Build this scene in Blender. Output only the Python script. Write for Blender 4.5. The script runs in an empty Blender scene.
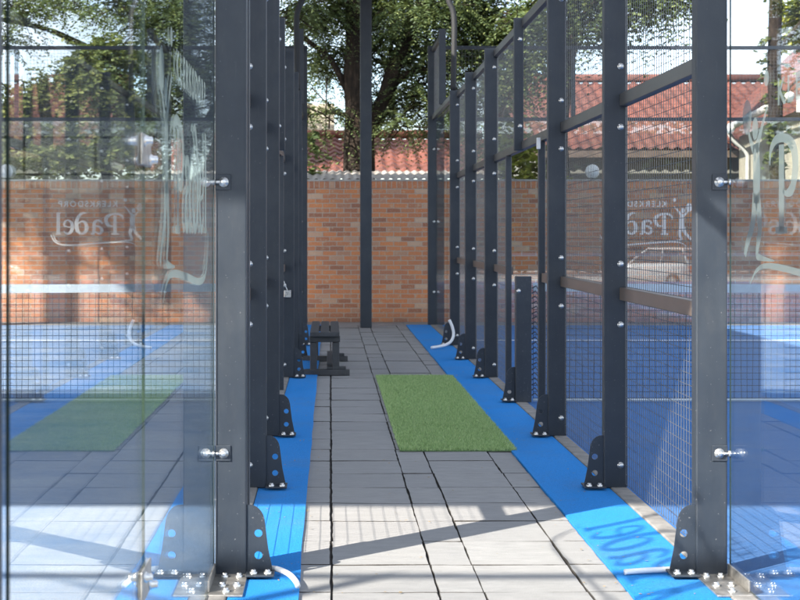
import bpy, bmesh, math, random
from mathutils import Vector, Matrix, noise as mnoise

random.seed(7)
R = math.radians
scene = bpy.context.scene
col = scene.collection
CAM_Z = 1.33
F = 1504.0

# ------------------------------------------------------------------ materials
class NT:
    def __init__(self, name):
        self.m = bpy.data.materials.new(name)
        self.m.use_nodes = True
        self.t = self.m.node_tree
        self.t.nodes.clear()
        self.out = self.n('ShaderNodeOutputMaterial')
    def n(self, typ, **kw):
        nd = self.t.nodes.new(typ)
        for k, v in kw.items():
            if k.startswith('i_'):
                nd.inputs[k[2:].replace('_', ' ')].default_value = v
            else:
                setattr(nd, k, v)
        return nd
    def l(self, a, b):
        self.t.links.new(a, b)
    def math(self, op, a, b=None):
        nd = self.n('ShaderNodeMath', operation=op)
        for i, v in enumerate((a, b)):
            if v is None: continue
            if isinstance(v, (int, float)): nd.inputs[i].default_value = v
            else: self.l(v, nd.inputs[i])
        return nd.outputs[0]
    def mix(self, fac, a, b, blend='MIX'):
        nd = self.n('ShaderNodeMix', data_type='RGBA', blend_type=blend)
        for s, v in ((nd.inputs[0], fac), (nd.inputs[6], a), (nd.inputs[7], b)):
            if isinstance(v, (int, float)): s.default_value = v
            elif isinstance(v, tuple): s.default_value = (*v, 1) if len(v) == 3 else v
            else: self.l(v, s)
        return nd.outputs[2]
    def noise(self, scale, detail=4, rough=0.55, vec=None, dim='3D'):
        nd = self.n('ShaderNodeTexNoise', noise_dimensions=dim)
        nd.inputs['Scale'].default_value = scale
        nd.inputs['Detail'].default_value = detail
        nd.inputs['Roughness'].default_value = rough
        if vec is not None: self.l(vec, nd.inputs['Vector'])
        return nd.outputs['Fac']
    def ramp(self, fac, stops):
        nd = self.n('ShaderNodeValToRGB')
        e = nd.color_ramp.elements
        while len(e) < len(stops): e.new(0.5)
        for i, (p, c) in enumerate(stops):
            e[i].position = p
            e[i].color = (*c, 1) if isinstance(c, tuple) else (c, c, c, 1)
        self.l(fac, nd.inputs[0])
        return nd.outputs[0]
    def obj(self, scale=(1, 1, 1)):
        tc = self.n('ShaderNodeTexCoord')
        mp = self.n('ShaderNodeMapping')
        mp.inputs['Scale'].default_value = scale
        self.l(tc.outputs['Object'], mp.inputs['Vector'])
        return mp.outputs[0]
    def bump(self, h, strength=0.3, dist=0.01):
        nd = self.n('ShaderNodeBump')
        nd.inputs['Strength'].default_value = strength
        nd.inputs['Distance'].default_value = dist
        self.l(h, nd.inputs['Height'])
        return nd.outputs[0]
    def island(self):
        return self.n('ShaderNodeNewGeometry').outputs['Random Per Island']
    def bsdf(self, color, rough=0.5, metal=0.0, normal=None, spec=0.5):
        b = self.n('ShaderNodeBsdfPrincipled')
        for s, v in (('Base Color', color), ('Roughness', rough), ('Metallic', metal), ('Specular IOR Level', spec)):
            if isinstance(v, (int, float)): b.inputs[s].default_value = v
            elif isinstance(v, tuple): b.inputs[s].default_value = (*v, 1)
            else: self.l(v, b.inputs[s])
        if normal is not None: self.l(normal, b.inputs['Normal'])
        return b
    def done(self, sh):
        self.l(sh.outputs[0] if hasattr(sh, 'outputs') else sh, self.out.inputs['Surface'])
        return self.m

def simple(name, c, rough=0.5, metal=0.0, var=0.25, scale=8.0, bump=0.0, spec=0.5):
    t = NT(name)
    f = t.noise(scale, 5, 0.6, t.obj())
    lo = tuple(x * (1 - var) for x in c); hi = tuple(min(1, x * (1 + var)) for x in c)
    cc = t.mix(t.ramp(f, [(0.3, 0.0), (0.7, 1.0)]), lo, hi)
    rr = t.math('ADD', rough - 0.08, t.math('MULTIPLY', f, 0.16))
    nrm = t.bump(t.noise(scale * 12, 3, 0.6, t.obj()), bump, 0.004) if bump else None
    return t.done(t.bsdf(cc, rr, metal, nrm, spec))

M = {}
# powder coated posts: dark blue grey, faint dust streaks and chips
t = NT('powder_coat')
v = t.obj((6, 6, 0.8))
streak = t.noise(3.0, 6, 0.65, v)
speck = t.ramp(t.noise(90, 2, 0.5, t.obj()), [(0.70, 0.0), (0.74, 1.0)])
scr = t.ramp(t.noise(26, 6, 0.8, t.obj((3, 3, 0.25))), [(0.60, 0.0), (0.72, 1.0)])
low = t.ramp(t.noise(7, 5, 0.7, t.obj((1, 1, 0.5))), [(0.5, 0.0), (0.75, 1.0)])
dust = t.ramp(t.noise(2.2, 5, 0.6, t.obj()), [(0.45, 0.0), (0.8, 0.5)])
c = t.mix(streak, (0.011, 0.016, 0.024), (0.021, 0.029, 0.040))
c = t.mix(dust, c, (0.06, 0.066, 0.072))
c = t.mix(t.math('MULTIPLY', scr, 0.28), c, (0.10, 0.105, 0.11))
c = t.mix(t.math('MULTIPLY', low, 0.22), c, (0.075, 0.072, 0.068))
c = t.mix(t.math('MULTIPLY', speck, 0.4), c, (0.26, 0.25, 0.24))
M['post'] = t.done(t.bsdf(c, t.math('ADD', 0.36, t.math('MULTIPLY', streak, 0.2)), 0.0, t.bump(t.noise(400, 2, 0.5, t.obj()), 0.12, 0.001), 0.5))
M['rail'] = simple('rail_paint', (0.055, 0.052, 0.05), 0.34, 0.0, 0.3, 5, 0.05)
M['rail_warm'] = simple('brown_rail_paint', (0.105, 0.078, 0.062), 0.4, 0.0, 0.3, 5, 0.05)  # browner paint for the lowest rails and one house fascia
M['wire'] = simple('mesh_wire', (0.095, 0.10, 0.108), 0.35, 0.2, 0.2, 10)
M['steel'] = simple('stainless_steel', (0.62, 0.61, 0.58), 0.28, 0.9, 0.2, 30)
M['zinc'] = simple('zinc_plate', (0.36, 0.34, 0.31), 0.42, 0.75, 0.35, 25, 0.1)
M['white_plastic'] = simple('white_plastic', (0.78, 0.78, 0.76), 0.35, 0, 0.06, 20)
M['kerb'] = simple('concrete_channel', (0.20, 0.19, 0.175), 0.85, 0, 0.3, 12, 0.3)
M['bench'] = simple('recycled_plastic', (0.045, 0.047, 0.05), 0.55, 0, 0.3, 14, 0.25)
M['net_band'] = simple('net_tape', (0.42, 0.50, 0.56), 0.7, 0, 0.08, 20)
M['net_cord'] = simple('net_cord', (0.012, 0.013, 0.014), 0.7, 0, 0.2, 20)
M['line'] = simple('line_turf', (0.74, 0.76, 0.78), 0.9, 0, 0.1, 60, 0.3)

# glass: tinted transparency, Schlick mirror from the true angle, a little dust
def glass(name, tint, f0, dust):
    t = NT(name)
    g = t.n('ShaderNodeNewGeometry')
    d = t.n('ShaderNodeVectorMath', operation='DOT_PRODUCT')
    t.l(g.outputs['Incoming'], d.inputs[0]); t.l(g.outputs['Normal'], d.inputs[1])
    cosv = t.math('ABSOLUTE', d.outputs['Value'])
    n_ior = (1 + math.sqrt(f0)) / (1 - math.sqrt(f0))      # exact unpolarised Fresnel
    gg = t.math('SQRT', t.math('ADD', t.math('MULTIPLY', cosv, cosv), n_ior * n_ior - 1))
    gm = t.math('SUBTRACT', gg, cosv); gp = t.math('ADD', gg, cosv)
    rs = t.math('DIVIDE', gm, gp); rs2 = t.math('MULTIPLY', rs, rs)
    nb = t.math('DIVIDE', t.math('SUBTRACT', t.math('MULTIPLY', cosv, gp), 1.0), t.math('ADD', t.math('MULTIPLY', cosv, gm), 1.0))
    fr = t.math('MULTIPLY', t.math('MULTIPLY', rs2, 0.5), t.math('ADD', 1.0, t.math('MULTIPLY', nb, nb)))
    tr = t.n('ShaderNodeBsdfTransparent'); tr.inputs[0].default_value = (*tint, 1)
    gl = t.n('ShaderNodeBsdfGlossy'); gl.inputs['Roughness'].default_value = 0.0
    gl.inputs['Color'].default_value = (0.92, 0.97, 1.0, 1)
    vec = t.obj((1, 1, 0.35))
    wob = t.noise(1.3, 2, 0.4, vec)
    t.l(t.bump(wob, 0.02, 0.01), gl.inputs['Normal'])
    df = t.n('ShaderNodeBsdfDiffuse'); df.inputs['Color'].default_value = (0.72, 0.78, 0.78, 1)
    tl = t.n('ShaderNodeBsdfTranslucent'); tl.inputs['Color'].default_value = (0.72, 0.78, 0.78, 1)
    dd = t.n('ShaderNodeMixShader'); t.l(df.outputs[0], dd.inputs[1]); t.l(tl.outputs[0], dd.inputs[2])
    smear = t.noise(2.5, 5, 0.65, t.obj((1.2, 1.2, 0.5)))
    drip = t.ramp(t.noise(30, 3, 0.6, t.obj((1, 1, 0.03))), [(0.58, 0.0), (0.74, 1.0)])
    vor = t.n('ShaderNodeTexVoronoi'); vor.inputs['Scale'].default_value = 3.2
    t.l(t.obj(), vor.inputs['Vector'])
    mark = t.math('MULTIPLY', t.ramp(vor.outputs['Distance'], [(0.0, 1.0), (0.11, 0.0)]), t.ramp(t.noise(60, 3, 0.7, t.obj()), [(0.4, 0.0), (0.7, 1.0)]))
    fd = t.math('ADD', t.math('ADD', t.ramp(smear, [(0.25, 0.3), (0.8, 1.4)]), t.math('MULTIPLY', drip, 1.6)), t.math('MULTIPLY', mark, 3.0))
    fd = t.math('MULTIPLY', fd, dust)
    m1 = t.n('ShaderNodeMixShader'); t.l(fd, m1.inputs[0]); t.l(tr.outputs[0], m1.inputs[1]); t.l(dd.outputs[0], m1.inputs[2])
    m2 = t.n('ShaderNodeMixShader'); t.l(fr, m2.inputs[0]); t.l(m1.outputs[0], m2.inputs[1]); t.l(gl.outputs[0], m2.inputs[2])
    return t.done(m2)
M['glass'] = glass('tempered_glass', (0.985, 0.993, 0.993), 0.018, 0.002)
M['end_glass'] = glass('end_wall_glass', (0.97, 0.988, 0.988), 0.12, 0.002)
M['clear_end_glass'] = glass('clear_end_wall_glass', (0.985, 0.995, 0.995), 0.03, 0.002)
t = NT('glass_edge')
M['glass_edge'] = t.done(t.bsdf((0.02, 0.036, 0.033), 0.5, 0, None, 0.2))
for (vn, vname, vc, va) in (('vinyl', 'frosted_vinyl', (0.17, 0.21, 0.205), 0.66), ('vinyl_solid', 'white_vinyl', (0.78, 0.79, 0.76), 0.85)):
  t = NT(vname)
  df = t.n('ShaderNodeBsdfDiffuse'); df.inputs[0].default_value = (*vc, 1)
  tl = t.n('ShaderNodeBsdfTranslucent'); tl.inputs[0].default_value = (*vc, 1)
  mx = t.n('ShaderNodeMixShader'); mx.inputs[0].default_value = 0.4
  t.l(df.outputs[0], mx.inputs[1]); t.l(tl.outputs[0], mx.inputs[2])
  tp = t.n('ShaderNodeBsdfTransparent'); m3 = t.n('ShaderNodeMixShader'); m3.inputs[0].default_value = va
  t.l(tp.outputs[0], m3.inputs[1]); t.l(mx.outputs[0], m3.inputs[2])
  M[vn] = t.done(m3)

# concrete pavers: each slab its own tone, fine board grain running across the path
t = NT('concrete_paver')
g1 = t.noise(7, 7, 0.72, t.obj((1.0, 2.6, 1)))
g2 = t.noise(2.2, 5, 0.6, t.obj())
spk = t.noise(160, 3, 0.7, t.obj())
isl = t.island()
c = t.mix(t.ramp(g1, [(0.3, 0.0), (0.72, 1.0)]), (0.195, 0.195, 0.192), (0.312, 0.308, 0.298))
c = t.mix(t.ramp(g2, [(0.35, 0.0), (0.75, 0.6)]), c, (0.25, 0.243, 0.23))
c = t.mix(t.math('MULTIPLY', t.math('SUBTRACT', isl, 0.15), 0.5), c, (0.19, 0.19, 0.19))
c = t.mix(t.math('MULTIPLY', spk, 0.3), c, (0.42, 0.41, 0.39))
h = t.math('ADD', g1, t.math('MULTIPLY', spk, 0.35))
M['paver'] = t.done(t.bsdf(c, 0.82, 0, t.bump(h, 0.7, 0.006), 0.3))
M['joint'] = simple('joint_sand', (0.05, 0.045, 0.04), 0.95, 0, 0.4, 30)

def turf(name, lo, hi, sand, amount, scale=260, sheen=0.15):
    t = NT(name)
    a = t.noise(scale, 3, 0.7, t.obj())
    b = t.noise(1.4, 5, 0.65, t.obj())
    c = t.mix(t.ramp(a, [(0.3, 0.0), (0.7, 1.0)]), lo, hi)
    a2 = t.noise(70, 4, 0.75, t.obj())
    c = t.mix(t.ramp(a2, [(0.35, 0.0), (0.7, 0.55)]), c, hi)
    c = t.mix(t.ramp(t.noise(120, 3, 0.8, t.obj()), [(0.5, 0.0), (0.72, 0.55)]), c, tuple(x * 0.5 for x in lo))
    s = t.math('MULTIPLY', t.ramp(b, [(0.35, 0.25), (0.75, 1.0)]), amount)
    s = t.math('MULTIPLY', s, t.ramp(t.noise(scale * 0.7, 2, 0.6, t.obj((1.1, 1, 1))), [(0.35, 0.35), (0.65, 1.0)]))
    c = t.mix(s, c, sand)
    dirt = t.ramp(t.noise(0.9, 6, 0.7, t.obj()), [(0.5, 0.0), (0.8, 0.35)])
    c = t.mix(dirt, c, (0.16, 0.17, 0.18))
    leafy = t.ramp(t.noise(34, 2, 0.5, t.obj()), [(0.76, 0.0), (0.79, 0.8)])
    c = t.mix(leafy, c, (0.30, 0.27, 0.2))
    b = t.bsdf(c, 0.88, 0, t.bump(t.math('ADD', a, a2), 0.9, 0.008), 0.2)
    b.inputs['Sheen Weight'].default_value = sheen
    b.inputs['Sheen Roughness'].default_value = 0.4
    b.inputs['Sheen Tint'].default_value = (0.6, 0.8, 1, 1)
    return t.done(b)
M['court_blue'] = turf('court_turf', (0.003, 0.085, 0.30), (0.008, 0.15, 0.46), (0.50, 0.55, 0.58), 0.13, 260, 0.15)
M['left_court'] = turf('left_court_turf', (0.02, 0.13, 0.36), (0.05, 0.22, 0.52), (0.66, 0.68, 0.66), 0.85, 260, 0.2)  # left court: lighter blues and more of the sand tone than the right
M['strip_blue'] = turf('edge_turf', (0.001, 0.18, 0.58), (0.006, 0.30, 0.80), (0.45, 0.5, 0.52), 0.07, 260, 0.05)

# bricks
def brick(name, vertical=False):
    t = NT(name)
    tc = t.n('ShaderNodeTexCoord'); sep = t.n('ShaderNodeSeparateXYZ'); cmb = t.n('ShaderNodeCombineXYZ')
    t.l(tc.outputs['Object'], sep.inputs[0])
    t.l(sep.outputs[0], cmb.inputs[0]); t.l(sep.outputs[2], cmb.inputs[1])
    wob = t.n('ShaderNodeTexNoise'); wob.inputs['Scale'].default_value = 9.0
    t.l(cmb.outputs[0], wob.inputs['Vector'])
    vm = t.n('ShaderNodeVectorMath', operation='MULTIPLY_ADD')
    t.l(wob.outputs['Color'], vm.inputs[0]); vm.inputs[1].default_value = (0.012, 0.012, 0); t.l(cmb.outputs[0], vm.inputs[2])
    b = t.n('ShaderNodeTexBrick')
    b.offset = 0.0 if vertical else 0.5
    b.inputs['Scale'].default_value = 1.0
    b.inputs['Brick Width'].default_value = 0.078 if vertical else 0.215
    b.inputs['Row Height'].default_value = 0.5 if vertical else 0.072
    b.inputs['Mortar Size'].default_value = 0.0065
    b.inputs['Mortar Smooth'].default_value = 0.25
    b.inputs['Bias'].default_value = -0.05
    b.inputs['Color1'].default_value = (0, 0, 0, 1); b.inputs['Color2'].default_value = (1, 1, 1, 1)
    b.inputs['Mortar'].default_value = (0.5, 0.5, 0.5, 1)
    t.l(vm.outputs[0], b.inputs['Vector'])
    c = t.ramp(b.outputs['Color'], [(0.0, (0.40, 0.165, 0.095)), (0.2, (0.62, 0.23, 0.105)), (0.5, (0.74, 0.275, 0.105)), (0.78, (0.52, 0.22, 0.125)), (1.0, (0.76, 0.56, 0.39))])
    n1 = t.noise(11, 5, 0.75, cmb.outputs[0])
    n2 = t.noise(38, 4, 0.7, cmb.outputs[0])
    n3 = t.noise(0.8, 4, 0.6, cmb.outputs[0])
    c = t.mix(t.ramp(n1, [(0.56, 0.0), (0.66, 0.7)]), c, (0.66, 0.50, 0.34))
    c = t.mix(t.ramp(n2, [(0.58, 0.0), (0.74, 0.65)]), c, (0.30, 0.15, 0.10))
    c = t.mix(t.ramp(n3, [(0.45, 0.0), (0.75, 0.4)]), c, (0.33, 0.19, 0.135))
    c = t.mix(b.outputs['Fac'], c, (0.52, 0.44, 0.36))
    n4 = t.noise(46, 4, 0.8, cmb.outputs[0])
    c = t.mix(t.ramp(n4, [(0.55, 0.0), (0.68, 0.6)]), c, (0.72, 0.60, 0.46))
    n5 = t.noise(23, 5, 0.8, cmb.outputs[0])
    c = t.mix(t.ramp(n5, [(0.58, 0.0), (0.72, 0.6)]), c, (0.24, 0.10, 0.06))
    sepz = t.math('MULTIPLY', t.ramp(sep.outputs[2], [(0.0, 1.0), (0.28, 0.0)]), n3)
    c = t.mix(t.math('MULTIPLY', sepz, 0.9), c, (0.24, 0.15, 0.105))
    h = t.math('ADD', t.math('SUBTRACT', 1.0, b.outputs['Fac']), t.math('MULTIPLY', n2, 0.5))
    return t.done(t.bsdf(c, 0.88, 0, t.bump(h, 0.7, 0.008), 0.3))
M['brick'] = brick('red_stock_brick')
M['brick_soldier'] = brick('soldier_course_brick', True)
M['coping'] = simple('mortar_cap', (0.45, 0.42, 0.38), 0.9, 0, 0.2, 10, 0.3)

def leaf_mat(name, stops, trans=0.35):
    t = NT(name)
    isl = t.island()
    n = t.noise(0.9, 3, 0.6, t.obj())
    f = t.math('ADD', t.math('MULTIPLY', isl, 0.65), t.math('MULTIPLY', n, 0.4))
    c = t.ramp(f, stops)
    b = t.bsdf(c, 0.5, 0, None, 0.4)
    tl = t.n('ShaderNodeBsdfTranslucent'); t.l(t.mix(0.5, c, (0.16, 0.2, 0.03)), tl.inputs[0])
    mx = t.n('ShaderNodeMixShader'); mx.inputs[0].default_value = trans
    t.l(b.outputs[0], mx.inputs[1]); t.l(tl.outputs[0], mx.inputs[2])
    return t.done(mx)
M['leaf_dark'] = leaf_mat('feathery_leaf', [(0.1, (0.032, 0.056, 0.028)), (0.45, (0.072, 0.108, 0.048)), (0.75, (0.135, 0.175, 0.066)), (0.95, (0.27, 0.31, 0.115))], 0.33)
M['leaf_mid'] = leaf_mat('broad_leaf', [(0.1, (0.04, 0.065, 0.02)), (0.5, (0.09, 0.125, 0.035)), (0.9, (0.2, 0.22, 0.06))], 0.35)
M['leaf_olive'] = leaf_mat('olive_leaf', [(0.1, (0.05, 0.07, 0.024)), (0.5, (0.13, 0.165, 0.05)), (0.9, (0.28, 0.30, 0.10))], 0.35)
M['leaf_yellow'] = leaf_mat('yellow_green_leaf', [(0.1, (0.12, 0.16, 0.02)), (0.5, (0.26, 0.30, 0.04)), (0.9, (0.42, 0.42, 0.08))], 0.4)
t = NT('bark')
b1 = t.noise(14, 6, 0.7, t.obj((1, 1, 0.3)))
c = t.ramp(b1, [(0.3, (0.009, 0.007, 0.006)), (0.55, (0.027, 0.020, 0.015)), (0.75, (0.07, 0.05, 0.036))])
M['bark'] = t.done(t.bsdf(c, 0.9, 0, t.bump(b1, 0.8, 0.03), 0.2))
M['vine'] = M['leaf_mid']

t = NT('roof_tile')
isl = t.noise(3.1, 4, 0.7, t.obj((1, 1, 1)))
n2 = t.noise(0.5, 4, 0.6, t.obj())
c = t.ramp(isl, [(0.25, (0.055, 0.017, 0.012)), (0.5, (0.13, 0.040, 0.026)), (0.75, (0.20, 0.072, 0.048))])
c = t.mix(t.ramp(n2, [(0.4, 0.0), (0.7, 0.5)]), c, (0.105, 0.06, 0.05))
M['tile'] = t.done(t.bsdf(c, 0.75, 0, None, 0.4))
M['plaster'] = simple('cream_plaster', (0.44, 0.40, 0.31), 0.9, 0, 0.1, 4, 0.2)
M['grey_plaster'] = simple('grey_plaster', (0.17, 0.17, 0.15), 0.9, 0, 0.2, 4, 0.2)
M['fascia'] = simple('painted_fascia', (0.5, 0.5, 0.48), 0.6, 0, 0.1, 6)
M['iron'] = simple('corrugated_iron', (0.34, 0.31, 0.28), 0.6, 0.1, 0.45, 3)
M['earth'] = simple('garden_earth', (0.17, 0.135, 0.095), 0.95, 0, 0.35, 1.3, 0.4)
M['concrete_yard'] = simple('parking_concrete', (0.46, 0.45, 0.43), 0.9, 0, 0.15, 1.5, 0.3)
M['dark_glass'] = simple('window_glass', (0.012, 0.015, 0.018), 0.06, 0, 0.1, 4)
M['car_white'] = simple('car_paint', (0.80, 0.80, 0.79), 0.22, 0, 0.03, 4)
M['rubber'] = simple('tyre_rubber', (0.02, 0.02, 0.02), 0.8, 0, 0.2, 20)
M['lamp_globe'] = simple('opal_globe', (0.82, 0.82, 0.80), 0.25, 0, 0.04, 12)
M['red_plastic'] = simple('red_lens', (0.35, 0.02, 0.02), 0.25, 0, 0.1, 12)
M['caster_cloth'] = simple('added_shade_cloth', (0.16, 0.17, 0.18), 0.9, 0, 0.15, 6)  # for the cloth added overhead to cast shade
t = NT('grass_blade')
isl = t.island()
c = t.ramp(isl, [(0.1, (0.19, 0.30, 0.11)), (0.5, (0.30, 0.45, 0.16)), (0.9, (0.46, 0.58, 0.28))])
M['mat_blade'] = t.done(t.bsdf(c, 0.65, 0, None, 0.3))
M['mat_back'] = simple('mat_backing', (0.12, 0.20, 0.09), 0.9, 0, 0.4, 60)

# ------------------------------------------------------------------ mesh helpers
class MB:
    def __init__(self):
        self.v = []; self.f = []; self.mi = []
    def box(self, x0, x1, y0, y1, z0, z1, mi=0):
        b = len(self.v)
        self.v += [(x0, y0, z0), (x1, y0, z0), (x1, y1, z0), (x0, y1, z0), (x0, y0, z1), (x1, y0, z1), (x1, y1, z1), (x0, y1, z1)]
        self.f += [tuple(b + i for i in q) for q in ((0, 3, 2, 1), (4, 5, 6, 7), (0, 1, 5, 4), (1, 2, 6, 5), (2, 3, 7, 6), (3, 0, 4, 7))]
        self.mi += [mi] * 6
        return self
    def quad(self, a, b_, c, d, mi=0):
        b = len(self.v); self.v += [tuple(a), tuple(b_), tuple(c), tuple(d)]
        self.f.append((b, b + 1, b + 2, b + 3)); self.mi.append(mi); return self
    def tri(self, a, b_, c, mi=0):
        b = len(self.v); self.v += [tuple(a), tuple(b_), tuple(c)]
        self.f.append((b, b + 1, b + 2)); self.mi.append(mi); return self
    def tube(self, pts, r, n=8, caps=True, mi=0):
        pts = [Vector(p) for p in pts]
        rs = r if isinstance(r, (list, tuple)) else [r] * len(pts)
        base = len(self.v)
        prev = None
        for i, p in enumerate(pts):
            d = (pts[min(i + 1, len(pts) - 1)] - pts[max(i - 1, 0)]).normalized()
            if prev is None:
                a = d.cross(Vector((0, 0, 1)))
                if a.length < 1e-3: a = d.cross(Vector((1, 0, 0)))
            else:
                a = prev - d * prev.dot(d)
            a.normalize(); prev = a; bb = d.cross(a)
            for k in range(n):
                an = 2 * math.pi * k / n
                self.v.append(tuple(p + (a * math.cos(an) + bb * math.sin(an)) * rs[i]))
        for i in range(len(pts) - 1):
            for k in range(n):
                k2 = (k + 1) % n
                self.f.append((base + i * n + k, base + i * n + k2, base + (i + 1) * n + k2, base + (i + 1) * n + k)); self.mi.append(mi)
        if caps:
            self.f.append(tuple(base + k for k in range(n))[::-1]); self.mi.append(mi)
            e = base + (len(pts) - 1) * n
            self.f.append(tuple(e + k for k in range(n))); self.mi.append(mi)
        return self
    def lathe(self, prof, axis='Z', n=16, loc=(0, 0, 0), mi=0):
        base = len(self.v)
        for (r, h) in prof:
            for k in range(n):
                a = 2 * math.pi * k / n
                p = (r * math.cos(a), r * math.sin(a), h)
                if axis == 'Y': p = (p[0], h, p[1])
                if axis == 'X': p = (h, p[0], p[1])
                self.v.append((p[0] + loc[0], p[1] + loc[1], p[2] + loc[2]))
        for i in range(len(prof) - 1):
            for k in range(n):
                k2 = (k + 1) % n
                self.f.append((base + i * n + k, base + i * n + k2, base + (i + 1) * n + k2, base + (i + 1) * n + k)); self.mi.append(mi)
        return self
    def mesh(self, name, mats, smooth=False, fix=True):
        me = bpy.data.meshes.new(name)
        me.from_pydata(self.v, [], self.f)
        for m in (mats if isinstance(mats, (list, tuple)) else [mats]):
            me.materials.append(m)
        if any(self.mi): me.polygons.foreach_set('material_index', self.mi)
        if fix:
            bm = bmesh.new(); bm.from_mesh(me)
            bmesh.ops.recalc_face_normals(bm, faces=bm.faces)
            bm.to_mesh(me); bm.free()
        if smooth:
            me.polygons.foreach_set('use_smooth', [True] * len(me.polygons))
        me.update()
        return me

def bevel(me, w=0.003, seg=2):
    bm = bmesh.new(); bm.from_mesh(me)
    bmesh.ops.bevel(bm, geom=list(bm.edges), offset=w, segments=seg, profile=0.5, affect='EDGES', clamp_overlap=True)
    bm.to_mesh(me); bm.free()
    return me

def obj(name, me, parent=None, loc=(0, 0, 0), rot=(0, 0, 0)):
    o = bpy.data.objects.new(name, me)
    col.objects.link(o)
    if parent is not None: o.parent = parent
    o.location = loc; o.rotation_euler = rot
    return o
def tag(o, label=None, cat=None, group=None, kind=None):
    if label: o['label'] = label
    if cat: o['category'] = cat
    if group: o['group'] = group
    if kind: o['kind'] = kind
    return o
def thing(name, label, cat, loc=(0, 0, 0), rz=0, group=None):
    o = bpy.data.objects.new(name, None); col.objects.link(o)
    o.empty_display_size = 0.2
    o.location = loc; o.rotation_euler = (0, 0, rz)
    return tag(o, label, cat, group)
def struct(name, me, loc=(0, 0, 0)):
    return tag(obj(name, me, None, loc), kind='structure')
def plate(outline, holes, thick, mat, name):
    """flat plate in the XZ plane, thickness along Y, with round holes"""
    cu = bpy.data.curves.new('tmp', 'CURVE'); cu.dimensions = '2D'; cu.fill_mode = 'BOTH'; cu.extrude = thick / 2
    def spl(pts):
        s = cu.splines.new('POLY'); s.points.add(len(pts) - 1); s.use_cyclic_u = True
        for p, q in zip(s.points, pts): p.co = (q[0], q[1], 0, 1)
    spl(outline)
    for (x, y, r) in holes:
        spl([(x + r * math.cos(2 * math.pi * k / 16), y + r * math.sin(2 * math.pi * k / 16)) for k in range(16)])
    tmp = bpy.data.objects.new('tmp', cu)
    me = bpy.data.meshes.new_from_object(tmp)
    bpy.data.objects.remove(tmp); bpy.data.curves.remove(cu)
    me.name = name
    me.transform(Matrix.Rotation(R(90), 4, 'X'))
    me.materials.clear(); me.materials.append(mat)
    return me
def catmull(pts, n=6):
    P = [Vector(p) for p in pts]; out = []
    for i in range(len(P) - 1):
        p0 = P[max(i - 1, 0)]; p1 = P[i]; p2 = P[i + 1]; p3 = P[min(i + 2, len(P) - 1)]
        for k in range(n):
            s = k / n
            out.append(0.5 * ((2 * p1) + (-p0 + p2) * s + (2 * p0 - 5 * p1 + 4 * p2 - p3) * s * s + (-p0 + 3 * p1 - 3 * p2 + p3) * s ** 3))
    out.append(P[-1]); return out

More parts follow.
